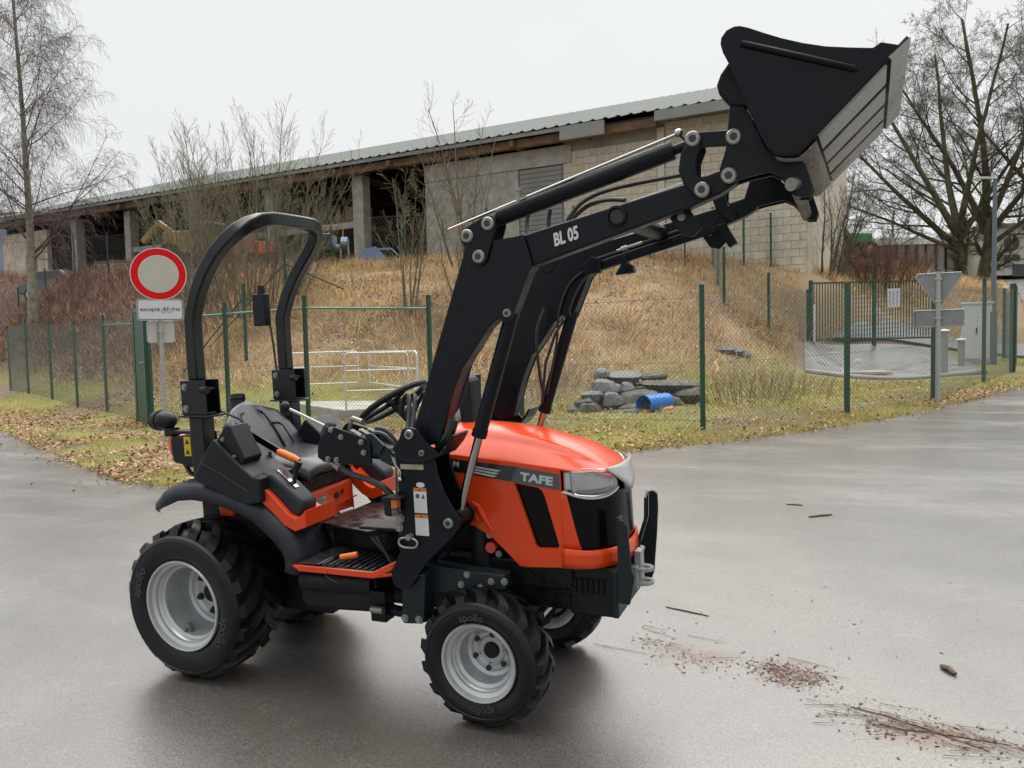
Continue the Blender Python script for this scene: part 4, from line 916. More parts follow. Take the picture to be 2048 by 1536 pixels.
def H(x,y): return float(Hraw([x],[y])[0])
def vnoise(x,y,sc,seed):
    r=np.random.default_rng(seed); g=r.random((64,64)); X=x/sc; Y=y/sc
    i=np.floor(X).astype(int); j=np.floor(Y).astype(int); u=X-i; v=Y-j; u=u*u*(3-2*u); v=v*v*(3-2*v)
    f=lambda a,b: g[a%64,b%64]
    return f(i,j)*(1-u)*(1-v)+f(i+1,j)*u*(1-v)+f(i,j+1)*(1-u)*v+f(i+1,j+1)*u*v
def axis(lo,hi,step,far,k=1.28):
    a=list(np.arange(lo,hi+1e-6,step)); s=step
    while a[-1]<far: s*=k; a.append(a[-1]+s)
    s=step
    while a[0]>-far: s*=k; a.insert(0,a[0]-s)
    return np.array(a)
gx=axis(-30,12,.22,900); gy=axis(2,30,.22,900)
GX,GY=np.meshgrid(gx,gy); fx,fy=GX.ravel(),GY.ravel()
sd=sdist(fx,fy); gz=Hraw(fx,fy,sd)
bump=(vnoise(fx,fy,.55,3)-.5)*.10+(vnoise(fx,fy,1.7,4)-.5)*.22
bank=sst((gz-zplane(fx,fy)-.25)/.6)
gz=gz+bump*np.clip(bank+.10,0,1)*sst(sd/1.2)
gz=np.where(sd<0,gz-.10*sst(-sd/.15)-.02,gz+.012)
# ground colour: soil, dead thatch, green verge
n1=vnoise(fx,fy,.6,11); n2=vnoise(fx,fy,2.3,12); n3=vnoise(fx,fy,.25,13)
col=np.zeros((len(fx),4)); col[:,3]=1
thatch=np.stack([.20+.10*n1,.14+.07*n1,.082+.04*n1],1); soil=np.stack([.12+.05*n1,.085+.04*n1,.055+.02*n1],1); grn=np.stack([.14+.07*n1,.14+.05*n1,.04+.0*n1],1)
wv=(1-bank)[:,None]; tt=np.clip((n2-.35)*2.2+(n3-.5)*.6,0,1)[:,None]
flat=grn*(1-tt)+soil*tt; bnk=thatch*(1-tt*.45)+soil*tt*.45
lf=sst((-14-fx)/4)[:,None]; bnk=bnk*(1-lf)+np.array([.105,.065,.052])*(.7+.6*n1[:,None])*lf
col[:,:3]=flat*wv+bnk*(1-wv)
nx_=len(gx); I=np.arange(len(fx)).reshape(len(gy),nx_)
Fq=np.stack([I[:-1,:-1],I[:-1,1:],I[1:,1:],I[1:,:-1]],-1).reshape(-1,4)
GM=mat('ground_soil',(.2,.15,.1),.9,attr='col',bump=.6,bscale=12,bdist=.03)
ground=npmesh('ground',np.stack([fx,fy,gz],1),Fq,GM,smooth=True,col=col); tag(ground,kind='structure')
# ------------------------------------------------------------------ wet asphalt
seg=[]
for a,b in zip(E_[:-1],E_[1:]):
    n=max(2,int(np.hypot(*(b-a))/.3)); 
    n=min(n,40)
    for t in range(n): seg.append(a+(b-a)*t/n)
seg.append(E_[-1]); seg=np.array(seg)
# smooth and roughen the edge
for _ in range(3): seg[1:-1]=.25*seg[:-2]+.5*seg[1:-1]+.25*seg[2:]
seg[1:-1]+=RNG.normal(0,.022,(len(seg)-2,2))
OUT=np.array([(-75,8),(-60,-15),(-30,-45),(0,-60),(40,-45),(70,0),(75,40),(50,75)],float)
tt=np.linspace(0,len(OUT)-1,len(seg)); oi=np.minimum(tt.astype(int),len(OUT)-2); oo=OUT[oi]+(OUT[oi+1]-OUT[oi])*(tt-oi)[:,None]
K=46; ts=np.linspace(0,1,K)**2.4
RX=(seg[:,None,:]*(1-ts)[None,:,None]+oo[:,None,:]*ts[None,:,None]); rx,ry=RX[...,0].ravel(),RX[...,1].ravel()
rz=Hraw(rx,ry,np.full(len(rx),-1.)); 
ii=np.arange(len(rx)).reshape(len(seg),K); Fr=np.stack([ii[:-1,:-1],ii[:-1,1:],ii[1:,1:],ii[1:,:-1]],-1).reshape(-1,4)[:,::-1]
def asphalt():
    mt=bpy.data.materials.new('wet_asphalt'); mt.use_nodes=True; t=mt.node_tree; b=t.nodes['Principled BSDF']; L=t.links.new
    nd=lambda k,**q: [setattr(n,a,v) for n in [t.nodes.new(k)] for a,v in q.items()] and None or t.nodes[-1]
    tc=t.nodes.new('ShaderNodeTexCoord')
    def noise(sc,det=5,rough=.55,stretch=None):
        n=t.nodes.new('ShaderNodeTexNoise'); n.inputs['Scale'].default_value=sc; n.inputs['Detail'].default_value=det; n.inputs['Roughness'].default_value=rough
        if stretch:
            mp=t.nodes.new('ShaderNodeMapping'); mp.inputs['Scale'].default_value=stretch; mp.inputs['Rotation'].default_value=(0,0,R(-23)); L(tc.outputs['Object'],mp.inputs[0]); L(mp.outputs[0],n.inputs['Vector'])
        else: L(tc.outputs['Object'],n.inputs['Vector'])
        return n
    def ramp(src,stops):
        r=t.nodes.new('ShaderNodeValToRGB'); e=r.color_ramp.elements
        e[0].position,e[0].color=stops[0][0],(*stops[0][1],1); e[1].position,e[1].color=stops[1][0],(*stops[1][1],1)
        for p,c in stops[2:]:
            q=e.new(p); q.color=(*c,1)
        L(src,r.inputs[0]); return r
    stn=noise(9,5,.7); big=noise(.45,4); mid=noise(2.2,6,.6); fine=noise(105,3,.7); grit=noise(260,2,.6)
    c1=ramp(mid.outputs['Fac'],[(.3,(.070,.069,.068)),(.72,(.108,.106,.103))])
    c2=ramp(fine.outputs['Fac'],[(.36,(.45,.45,.45)),(.66,(1.45,1.43,1.40))])
    mu=t.nodes.new('ShaderNodeMixRGB'); mu.blend_type='MULTIPLY'; mu.inputs[0].default_value=1; L(c1.outputs[0],mu.inputs[1]); L(c2.outputs[0],mu.inputs[2])
    c3=ramp(big.outputs['Fac'],[(.35,(.80,.79,.78)),(.65,(1.2,1.13,1.04))])
    mu2=t.nodes.new('ShaderNodeMixRGB'); mu2.blend_type='MULTIPLY'; mu2.inputs[0].default_value=1; L(mu.outputs[0],mu2.inputs[1]); L(c3.outputs[0],mu2.inputs[2])
    last=mu2.outputs[0]; msk=None
    for (cx,cy,sx,sy_,st) in ((2.70,.40,3.4,3.6,.85),(2.25,.48,2.2,4.2,.6),(3.25,.03,2.0,4.4,.85),(1.0,-.35,.55,.8,.45)):   # mud and leaf stains
        mp=t.nodes.new('ShaderNodeMapping'); mp.inputs['Location'].default_value=(-cx*sx,-cy*sy_,0); mp.inputs['Scale'].default_value=(sx,sy_,0); L(tc.outputs['Object'],mp.inputs[0])
        ln=t.nodes.new('ShaderNodeVectorMath'); ln.operation='LENGTH'; L(mp.outputs[0],ln.inputs[0])
        ad=t.nodes.new('ShaderNodeMath'); ad.operation='MULTIPLY_ADD'; L(stn.outputs['Fac'],ad.inputs[0]); ad.inputs[1].default_value=1.3; L(ln.outputs['Value'],ad.inputs[2])
        mr=t.nodes.new('ShaderNodeMapRange'); mr.inputs['From Min'].default_value=.75; mr.inputs['From Max'].default_value=1.35; mr.inputs['To Min'].default_value=st; mr.inputs['To Max'].default_value=0; L(ad.outputs[0],mr.inputs['Value'])
        mx=t.nodes.new('ShaderNodeMixRGB'); L(mr.outputs[0],mx.inputs[0]); L(last,mx.inputs[1]); mx.inputs[2].default_value=(.135,.080,.060,1) if st>.5 else (.085,.068,.055,1); last=mx.outputs[0]
        if st>.5:
            if msk is None: msk=mr.outputs[0]
            else:
                ma=t.nodes.new('ShaderNodeMath'); ma.operation='MAXIMUM'; L(msk,ma.inputs[0]); L(mr.outputs[0],ma.inputs[1]); msk=ma.outputs[0]
    cw_=t.nodes.new('ShaderNodeMapRange'); cw_.inputs['To Min'].default_value=1; cw_.inputs['To Max'].default_value=.15; L(msk,cw_.inputs['Value'])
    L(last,b.inputs['Base Color']); L(cw_.outputs[0],b.inputs['Coat Weight'])
    wetn=noise(.9,5,.6,(.45,1.5,1))
    rr=t.nodes.new('ShaderNodeMapRange'); rr.inputs['From Min'].default_value=.33; rr.inputs['From Max'].default_value=.68; rr.inputs['To Min'].default_value=.06; rr.inputs['To Max'].default_value=.32
    L(wetn.outputs['Fac'],rr.inputs['Value']); L(rr.outputs[0],b.inputs['Coat Roughness']); b.inputs['Roughness'].default_value=.45
    b.inputs['Specular IOR Level'].default_value=.7; b.inputs['Coat Weight'].default_value=1.; b.inputs['Coat IOR'].default_value=1.6
    bp=t.nodes.new('ShaderNodeBump'); bp.inputs['Strength'].default_value=.22; bp.inputs['Distance'].default_value=.004; L(grit.outputs['Fac'],bp.inputs['Height'])
    b2=t.nodes.new('ShaderNodeBump'); b2.inputs['Strength'].default_value=.10; b2.inputs['Distance'].default_value=.03; L(mid.outputs['Fac'],b2.inputs['Height']); L(bp.outputs[0],b2.inputs['Normal'])
    L(b2.outputs[0],b.inputs['Normal']); b3=t.nodes.new('ShaderNodeBump'); b3.inputs['Strength'].default_value=.42; b3.inputs['Distance'].default_value=.005; L(fine.outputs['Fac'],b3.inputs['Height']); L(b3.outputs[0],b.inputs['Coat Normal'])
    return mt
ASPH=asphalt()
road=npmesh('road',np.stack([rx,ry,rz],1),Fr,ASPH,smooth=True); tag(road,kind='structure')
# ------------------------------------------------------------------ scattered vegetation
Fh=np.array([-.38654,.92227]); Rh=np.array([.92227,.38654]); CPn=np.array([CP.x,CP.y])
def scatter(n,dmin,dmax,smin=-.78,smax=.78,pw=1.):
    d=dmin+(dmax-dmin)*RNG.random(n)**pw; s=(smin+(smax-smin)*RNG.random(n))*d
    P=CPn+d[:,None]*Fh+s[:,None]*Rh; return P[:,0],P[:,1],d
def blades(name,x,y,z,Ln,wd,lean,az,col,mt,kind_label):
    n=len(x); dirv=np.stack([np.cos(az),np.sin(az),np.zeros(n)],1); side=np.stack([-np.sin(az),np.cos(az),np.zeros(n)],1)
    # rotate width direction randomly
    ph=RNG.random(n)*math.pi; sdv=side*np.cos(ph)[:,None]+dirv*np.sin(ph)[:,None]
    b=np.stack([x,y,z],1); up=np.array([0,0,1.])
    m1=b+(up*np.cos(lean*.6)[:,None]+dirv*np.sin(lean*.6)[:,None])*(Ln*.55)[:,None]
    tp=m1+(up*np.cos(lean*1.3)[:,None]+dirv*np.sin(lean*1.3)[:,None])*(Ln*.45)[:,None]
    w=(wd/2)[:,None]*sdv
    V=np.stack([b-w,b+w,m1-w*.8,m1+w*.8,tp],1).reshape(-1,3)
    k=np.arange(n)[:,None]*5; F=np.concatenate([k+[0,1,3],k+[0,3,2],k+[2,3,4]],0)
    cc=np.repeat(np.concatenate([col,np.ones((n,1))],1)[:,None,:],5,1).reshape(-1,4)
    o=npmesh(name,V,F,mt,col=cc); tag(o,*kind_label,kind='stuff'); return o
def palette(n,cols,jit=.18,wts=None):
    c=np.array(cols)[RNG.choice(len(cols),n,p=wts)]; return np.clip(c*(1+RNG.normal(0,jit,(n,1))),.005,.9)
# 1 short verge grass
x,y,d=scatter(420000,6,24,pw=1.15); sd=sdist(x,y); z=Hraw(x,y,sd); bk=sst((z-zplane(x,y)-.25)/.6)
nn=vnoise(x,y,.8,21)*.6+vnoise(x,y,.3,22)*.4
inpad=(x>2.0)&(y>14.6+.25*(x-2.5))&(y<22.5)&(x<7)
bare=((x+9.0)/2.2)**2+((y-6.9)/.75)**2<1
keep=(sd>-.03)&(bk<.6)&(RNG.random(len(x))<np.clip(1.35-nn*1.25-bk,.06,1)*np.where(sd<.5,1,.8)*(1-.45*sst((-3-x)/3)))&~inpad&~(bare&(RNG.random(len(x))<.85))
x,y,z,sd_,n2=x[keep],y[keep],z[keep],sd[keep],nn[keep]; n=len(x)
c=palette(n,[(.34,.33,.075),(.26,.29,.06),(.42,.37,.12),(.46,.36,.16),(.36,.22,.10)],.2,[.28,.22,.22,.18,.10])
blades('verge_grass',x,y,z+.0,.035+.075*RNG.random(n)**1.6*np.clip(1.2-n2,.4,1),.007+.006*RNG.random(n),.2+.9*RNG.random(n),RNG.random(n)*6.283,c,BLADE,('short yellow-green grass along the road edge and inside the fence','grass'))
# 2 matted dry grass on the bank
x,y,d=scatter(420000,11,44,pw=.85); sd=sdist(x,y); z=Hraw(x,y,sd); bk=sst((z-zplane(x,y)-.15)/.6)
e=.15; gxx=(Hraw(x+e,y)-z)/e; gyy=(Hraw(x,y+e)-z)/e
nn=vnoise(x,y,.9,31)*.55+vnoise(x,y,2.6,32)*.45
left=sst((-14.5-x+3*(nn-.5))/3.5)
keep=(bk>.12)&(RNG.random(len(x))<np.clip(1.3-nn*1.1,.15,1)*(1-.85*left)*bk)&~((x>1.8)&(y>14)&(x<8)&(y<23))&((y<26)|(x>.5))&(y<44)&(sd>.6)
x,y,z,gxx,gyy,n2,d=x[keep],y[keep],z[keep],gxx[keep],gyy[keep],nn[keep],d[keep]; n=len(x)
tuft=vnoise(x,y,.45,33)
pm_=(.62+.75*vnoise(x,y,1.9,36)*(.6+.8*vnoise(x,y,.5,37)))[:,None]
c=pm_*palette(n,[(.60,.43,.22),(.50,.35,.185),(.66,.51,.30),(.36,.245,.135),(.40,.26,.14),(.35,.31,.14)],.2,[.3,.22,.2,.12,.1,.06])
az=np.arctan2(-gyy,-gxx)+RNG.normal(0,.9,n)+ (tuft-.5)*2
blades('dry_grass',x,y,z-.02,(.13+.30*RNG.random(n)**1.4)*(.45+1.15*tuft),(.009+.008*RNG.random(n))*(.7+d/40),.2+1.35*RNG.random(n),az,c,BLADE,('matted dry tan grass covering the bank below the barn','dry grass'))
xs_,ys_,ds_=scatter(60000,11,30); sb=sdist(xs_,ys_); zs_=Hraw(xs_,ys_,sb); bk=sst((zs_-zplane(xs_,ys_)-.2)/.6); ns_=vnoise(xs_,ys_,1.1,38)
kb=(RNG.random(len(xs_))<bk*np.clip((ns_-.5)*2.2,.03,.8))&~((xs_>1.8)&(ys_>14)&(xs_<8)&(ys_<23))&(ys_<26); xs_,ys_,zs_=xs_[kb],ys_[kb],zs_[kb]; n=len(xs_)
blades('dead_stalks',xs_,ys_,zs_-.02,.25+.45*RNG.random(n)**1.5,.006+.005*RNG.random(n),.05+.6*RNG.random(n),RNG.random(n)*6.283,palette(n,[(.20,.13,.10),(.27,.18,.13),(.15,.11,.09)],.2),BLADE,('dark dead stalks standing among the dry grass of the bank','dead weeds'))
# 3 russet brambles on the left of the bank
x,y,d=scatter(110000,16,40,-.78,-.26); sd=sdist(x,y); z=Hraw(x,y,sd); bk=sst((z-zplane(x,y)-.3)/.8)
nn=vnoise(x,y,1.3,41); wl=sst((-12.5-x+4*(nn-.5))/4)
keep=(RNG.random(len(x))<bk*wl*np.clip(1.2-nn*.7,.2,1))&(y<26)
x,y,z=x[keep],y[keep],z[keep]; n=len(x)
c=palette(n,[(.20,.105,.08),(.26,.15,.115),(.15,.09,.065),(.33,.22,.15)],.22)
blades('brambles',x,y,z-.03,(.25+.5*RNG.random(n)**1.5),.010+.010*RNG.random(n),.3+1.1*RNG.random(n),RNG.random(n)*6.283,c,BRAM,('tangle of russet bramble stems on the bank below the birch','brambles'))
# 4 fallen leaves
def leaves(name,x,y,z,size,c,lab,tilt=.35):
    n=len(x); a=RNG.random(n)*6.283; t1=RNG.normal(0,tilt,n); t2=RNG.normal(0,tilt,n)
    u=np.stack([np.cos(a),np.sin(a),t1],1)*size[:,None]; v=np.stack([-np.sin(a),np.cos(a),t2],1)*(size*.6)[:,None]; b=np.stack([x,y,z+.012+np.abs(t1)*size*.6+np.abs(t2)*size*.3],1)
    V=np.stack([b-u,b-v*.9,b+u,b+v*.9],1).reshape(-1,3); k=np.arange(n)[:,None]*4; F=k+[0,1,2,3]
    cc=np.repeat(np.concatenate([c,np.ones((n,1))],1)[:,None,:],4,1).reshape(-1,4)
    o=npmesh(name,V,F,LEAF,col=cc); tag(o,*lab,kind='stuff'); return o
x,y,d=scatter(90000,6,20,pw=1.1); sd=sdist(x,y); z=Hraw(x,y,sd); nn=vnoise(x,y,.7,51)
bare=((x+9.0)/2.2)**2+((y-6.9)/.9)**2<1.3
dens=np.where(sd<.35,.55,.22)*np.clip((nn-.25)*2.2,.05,1.3)+.75*sst((-2-x)/3)*(sd<3.6)*(nn>.28)
keep=(sd>-.06)&(RNG.random(len(x))<dens)&(z-zplane(x,y)<1.3)&~((x>2.0)&(y>14.6)&(x<7))
x,y,z,sd_=x[keep],y[keep],z[keep],sd[keep]; n=len(x)
xb,yb,db=scatter(60000,11,26); sb=sdist(xb,yb); zb=Hraw(xb,yb,sb); bk=sst((zb-zplane(xb,yb)-.2)/.6); nb_=vnoise(xb,yb,1.6,55)
kb=(RNG.random(len(xb))<bk*np.clip((nb_-.35)*2.4,.05,.9))&~((xb>1.8)&(yb>14)&(xb<8)&(yb<23)); xb,yb,zb=xb[kb],yb[kb],zb[kb]; n=len(xb)
leaves('bank_leaves',xb,yb,zb+.03+.10*RNG.random(n),.025+.03*RNG.random(n),palette(n,[(.30,.19,.14),(.24,.15,.11),(.40,.28,.20),(.20,.13,.10)],.22),('grey-brown fallen leaves caught in the dry grass of the bank','leaf litter'))
n=len(x)
leaves('leaf_litter',x,y,z+.02+.03*RNG.random(n),.018+.022*RNG.random(n),palette(n,[(.33,.15,.07),(.25,.12,.07),(.42,.22,.11),(.20,.10,.07),(.30,.16,.12)],.22),('brown fallen leaves lying among the roadside grass','leaf litter'))
# leaves washed against the tarmac edge
x,y,d=scatter(60000,5.5,16,pw=1.1); sd=sdist(x,y)
keep=(RNG.random(len(x))<np.exp(-np.abs(sd+.05)/.12)*.5)&(sd<.1)
x,y=x[keep],y[keep]; n=len(x); z=Hraw(x,y)+.004
leaves('edge_leaves',x,y,z,.012+.018*RNG.random(n),palette(n,[(.22,.10,.055),(.16,.08,.05),(.30,.15,.08)],.2),('thin line of wet brown leaves along the tarmac edge','leaves'))
# ------------------------------------------------------------------ fences
def seg_tubes(P0,P1,r0,r1,n=3):
    P0,P1=np.asarray(P0,float),np.asarray(P1,float); r0=np.asarray(r0,float); r1=np.asarray(r1,float)
    d=P1-P0; L=np.linalg.norm(d,axis=1,keepdims=True); d=d/np.maximum(L,1e-9)
    ref=np.where(np.abs(d[:,2:3])<.9,np.array([[0,0,1.]]),np.array([[1.,0,0]])); a=np.cross(d,ref); a/=np.linalg.norm(a,axis=1,keepdims=True); b=np.cross(d,a)
    t=np.arange(n)*2*math.pi/n; cs,sn=np.cos(t),np.sin(t)
    ring=a[:,None,:]*cs[None,:,None]+b[:,None,:]*sn[None,:,None]
    V=np.concatenate([P0[:,None,:]+ring*r0[:,None,None],P1[:,None,:]+ring*r1[:,None,None]],1).reshape(-1,3)
    k=np.arange(len(P0))[:,None]*(2*n); F=np.concatenate([k+[i,(i+1)%n,(i+1)%n+n,i+n] for i in range(n)],0)
    return V,F
POSTME=None
def post_mesh(h,w):
    b=MB(); b.bx(-w/2,w/2,-w/2,w/2,-.25,h); b.bx(-w/2-.004,w/2+.004,-w/2-.004,w/2+.004,h,h+.02); return b
def fence(name,label,pts,hs,post_w=.055,mesh=True,rail=None,pitch=.07,skip=(),top_wire=True):
    root=empty(name,(pts[0][0],pts[0][1],H(*pts[0][:2]))); tag(root,label,'fence',None)
    base=Vector(root.location); tops=[]
    pm={}
    for i,(x,y) in enumerate(pts):
        z=H(x,y); h=hs if not isinstance(hs,(list,tuple)) else hs[i]
        key=(round(h,2),post_w)
        if key not in pm:
            o=post_mesh(h,post_w).build('post',GREEN,root,bev=.004); pm[key]=o.data
        else:
            o=bpy.data.objects.new('post',pm[key]); link(o,root); q=o.modifiers.new('bevel','BEVEL'); q.width=.004
        o.location=Vector((x,y,z))-base
        if i<len(pts)-1 or i>0:
            a=pts[min(i+1,len(pts)-1)]; c=pts[max(i-1,0)]; o.rotation_euler=(0,0,math.atan2(a[1]-c[1],a[0]-c[0]))
        tops.append((Vector((x,y,z))-base,h))
    for i in range(len(pts)-1):
        if i in skip: continue
        (p,h0),(q,h1)=tops[i],tops[i+1]; d=Vector((q.x-p.x,q.y-p.y,0)); L=d.length; dn=d/L; off=Vector((dn.y,-dn.x,0))*(post_w/2+.004)
        hh=min(h0,h1)-.10
        if mesh:
            S0=[];S1=[]
            def pt(u,v):
                t=u/L; zb=p.z+(q.z-p.z)*t+.03; b_=p+dn*u+off; return (b_.x,b_.y,zb+v*(hh-.03)/hh)
            for k in range(int(-hh/pitch)-1,int(L/pitch)+2):
                u0=k*pitch; a0=max(u0,0); a1=min(u0+hh,L)
                if a1>a0: S0.append(pt(a0,a0-u0)); S1.append(pt(a1,a1-u0))
                u0=k*pitch+hh; a0=max(u0-hh,0); a1=min(u0,L)
                if a1>a0: S0.append(pt(a0,u0-a0)); S1.append(pt(a1,u0-a1))
            S0,S1=np.array(S0),np.array(S1); V,F=seg_tubes(S0,S1,np.full(len(S0),.0021),np.full(len(S0),.0021),3)
            o=npmesh('chain_link',V,F,GREENW,root); o['kind']='stuff'
        if top_wire:
            for hz in (.08,.5,.97):
                k=MB(); k.tube([p+off+Vector((0,0,hh*hz)),q+off+Vector((0,0,hh*hz))],.0028,5); k.build('tension_wire',GREENW,root)
        if rail is not None and i in rail:
            k=MB(); k.tube([p+Vector((0,0,h0-.20)),q+Vector((0,0,h1-.20))],.022,10); k.build('top_rail',mat('rail_green',(.10,.24,.17),.28),root,True)
    return root
fence('mesh_fence','green chain link fence with five posts on the left, below the bramble bank',[(-22.36,14.04),(-18.88,12.18),(-16.85,11.4),(-14.61,10.4),(-12.16,9.21),(-10.05,8.16)],2.15,rail=(4,))
fence('mesh_fence','green chain link fence curving behind the tractor along the right-hand road',[(-9.0,7.55),(-7.2,7.61),(-5.55,7.73),(-3.2,7.85),(-1.55,7.7),(1.18,7.61),(3.03,9.46),(4.36,11.27),(5.52,14.2),(6.43,16.8)],[2.2,2.2,2.22,2.1,2.05,2.0,1.95,1.95,2.0,1.95],post_w=.062,rail=(0,1,2))
fence('mesh_fence','green mesh fence running along the top of the bank in front of the barn',[(-31.5,20.9),(-29.0,20.4),(-26.5,19.9),(-24.2,19.6),(-21.5,19.4),(-18.6,19.2),(-15.7,19.0),(-12.9,18.9),(-10.1,19.0),(-7.3,19.3),(-4.6,19.8),(-2.4,20.5),(-1.3,20.3),(-.57,20.92),(.23,21.8),(.96,22.65),(1.66,23.49)],1.75,post_w=.05,pitch=.14)
fence('mesh_fence','short green mesh fence stepping down the bank to the slatted gate',[(-.57,20.9),(-.2,19.3),(.14,17.9),(1.27,17.75),(2.12,20.15)],1.55,post_w=.055,pitch=.10)
fence('mesh_fence','green mesh fence beside the lamp post, right of the white cabinet',[(6.5,16.95),(7.0,19.6),(7.2,22.2)],1.95,post_w=.08,rail=(0,))
# diagonal corner brace at the foot of the bank
def brace(label,a,b,c):
    r=empty('fence_brace',(a[0],a[1],H(*a[:2]))); tag(r,label,'fence post'); B=Vector(r.location)
    o=post_mesh(1.9,.06).build('post',GREEN,r,bev=.004)
    for q in (b,c):
        k=MB(); k.tube([Vector((0,0,1.6)),Vector((q[0],q[1],H(*q)+.15))-B],.018,8); k.build('strut',GREEN,r,True)
brace('green fence post with slanting struts seen through the roll bar, at the bank foot',(-10.2,11.5),(-11.9,11.2),(-10.0,13.2))
brace('green fence post with slanting struts higher on the bank, behind the roll bar',(-10.4,13.3),(-12.4,12.6),(-9.9,15.2))
# ------------------------------------------------------------------ green slatted gate leaf by the round sign
a=Vector((-9.98,8.12,0)); c_=Vector((-9.02,7.50,0)); dv=(c_-a).normalized(); Lg=(c_-a).length
g=empty('gate_leaf',(a.x,a.y,H(a.x,a.y)+.04),math.atan2(dv.y,dv.x)); tag(g,'closed dark green ribbed steel gate leaf behind the round red sign','gate')
MB().bx(0,.07,-.035,.035,0,2.2).build('stile',GREEN,g,bev=.004); MB().bx(Lg-.07,Lg,-.035,.035,0,2.2).build('stile',GREEN,g,bev=.004)
MB().bx(.07,Lg-.07,-.03,.03,0,.06).build('rail',GREEN,g); MB().bx(.07,Lg-.07,-.03,.03,2.13,2.19).build('rail',GREEN,g)
nb=16; wd=(Lg-.14)/nb; me=None
for k in range(nb):
    if me is None: o=MB().bx(0,wd-.006,-.022,.0,.06,2.13).build('slat',GREEN,g,bev=.006); me=o.data
    else:
        o=bpy.data.objects.new('slat',me); link(o,g); q=o.modifiers.new('b','BEVEL'); q.width=.006
    o.location=(.07+k*wd,0,0)
MB().bx(.08,Lg-.08,.0,.012,.06,2.13).build('backing_sheet',GREEN,g)
k=MB(); k.cyl((Lg-.18,-.03,1.15),(Lg-.18,-.07,1.15),.02,n=12); k.tube([(Lg-.18,-.07,1.15),(Lg-.28,-.07,1.15)],.01,8); k.build('handle',GALV,g,True)
# ------------------------------------------------------------------ road sign
def sign_base(name,label,x,y,face,h,r_):
    z=H(x,y); s=empty(name,(x,y,z),face); tag(s,label,'road sign')
    MB().cyl((0,0,-.3),(0,0,h),r_,n=20).build('pole',GALV,s,True); MB().cyl((0,0,h),(0,0,h+.015),r_+.003,n=20).build('pole_cap',PLA,s,True)
    return s
fa=math.atan2(CP.y-5.75,CP.x+6.75)+math.pi/2+R(4)      # local -y looks at the camera
s=sign_base('no_entry_sign','round red and white no vehicles sign with bicycle exemption plate on grey pole',-6.75,5.75,fa,2.98,.032)
z0=float(s.location.z)
zc=2.73-z0
def disc(r,y0,y1,zc,n=56): return MB().cyl((0,y0,zc),(0,y1,zc),r,n=n)
d1=disc(.40,-.036,-.052,zc).build('sign_disc',SWHITE2,s); disc(.388,-.052,-.054,zc).build('red_ring',SRED,d1); disc(.285,-.054,-.056,zc).build('border_ring',SWHITE2,d1); disc(.276,-.056,-.058,zc).build('centre_field',SWHITE,d1)
def rrect(w,h,r,zc,n=6):
    p=[]
    for cx,cz,a0 in ((w/2-r,h/2-r,0),(-w/2+r,h/2-r,90),(-w/2+r,-h/2+r,180),(w/2-r,-h/2+r,270)):
        for i in range(n+1): a=R(a0+90*i/n); p.append((cx+r*math.cos(a),zc+cz+r*math.sin(a)))
    return p
zp=2.185-z0
pb=MB().prism(rrect(.66,.335,.045,zp),-.036,-.050).build('exemption_plate',GALV,s); MB().prism(rrect(.63,.305,.035,zp),-.050,-.0515).build('plate_border',DECG,pb); MB().prism(rrect(.612,.287,.03,zp),-.0515,-.053).build('plate_field',SWHITE2,pb)
INK=mat('sign_ink',(.03,.03,.035),.5)
text_mesh('lettering','excepté',.088,INK,pb,face_near(-.285,-.0536,zp-.022),.0005,.0012)
text_mesh('lettering','frei',.088,INK,pb,face_near(.165,-.0536,zp-.022),.0005,.0012)
bk=MB(); 
for cx in (.04,.125): bk.tube([(cx+.030*math.cos(t),-.0545,zp-.012+.030*math.sin(t)) for t in np.linspace(0,2*math.pi,19)[:-1]],.0028,5,closed=True)
for p in ([(.04,zp-.012),(.058,zp+.026),(.108,zp+.028),(.08,zp-.012),(.04,zp-.012)],[(.08,zp-.012),(.053,zp+.036)],[(.125,zp-.012),(.104,zp+.042),(.118,zp+.046)],[(.044,zp+.038),(.062,zp+.038)]): bk.tube([(x,-.0545,z) for x,z in p],.0028,5)
bk.build('bicycle_symbol',INK,pb)
zb=1.845-z0
q=MB().prism(rrect(.40,.335,.04,zb),.034,.046).build('reverse_plate',mat('plate_back',(.50,.48,.44),.5,metal=.2),s,bev=.003); MB().bx(-.06,-.035,.030,.034,zb-.15,zb+.15).build('clamp_rail',GALV,q); MB().tube([(x,.033,z) for x,z in rrect(.395,.33,.04,zb)],.006,6,closed=True).build('plate_rim',GALV,q,True)
for zz in (zc,zp,zb): MB().bx(-.045,.045,-.036,.04,zz-.015,zz+.015).build('clamp',GALV,s,bev=.004)
# triangular sign seen from behind
fa=math.atan2(CP.y-10.72,CP.x-4.37)+math.pi/2-R(3)
s=sign_base('give_way_sign','triangular road sign seen from behind with a plate below, by the right verge',4.37,10.72,fa,2.10,.036)
z0=float(s.location.z)
def rtri(w,zt,zb_,r=.03):
    P=[(-w/2,zt),(w/2,zt),(0,zb_)]; out=[]
    for i in range(3):
        p,a,b_=Vector(P[i]),Vector(P[i-1]),Vector(P[(i+1)%3]); u=(a-p).normalized(); v=(b_-p).normalized()
        for t in (0,.33,.66,1): out.append(tuple(p+u*r*(1-t)*1.6+v*r*t*1.6+(u+v)*r*.25*math.sin(t*math.pi)))
    return out
t_=MB().prism(rtri(.72,2.50-z0,1.93-z0),.034,.046).build('sign_panel',ALUB,s); MB().tube([(x,.032,z) for x,z in rtri(.71,2.495-z0,1.94-z0)],.010,6,closed=True).build('panel_rim',GALV,t_,True)
zp=1.785-z0
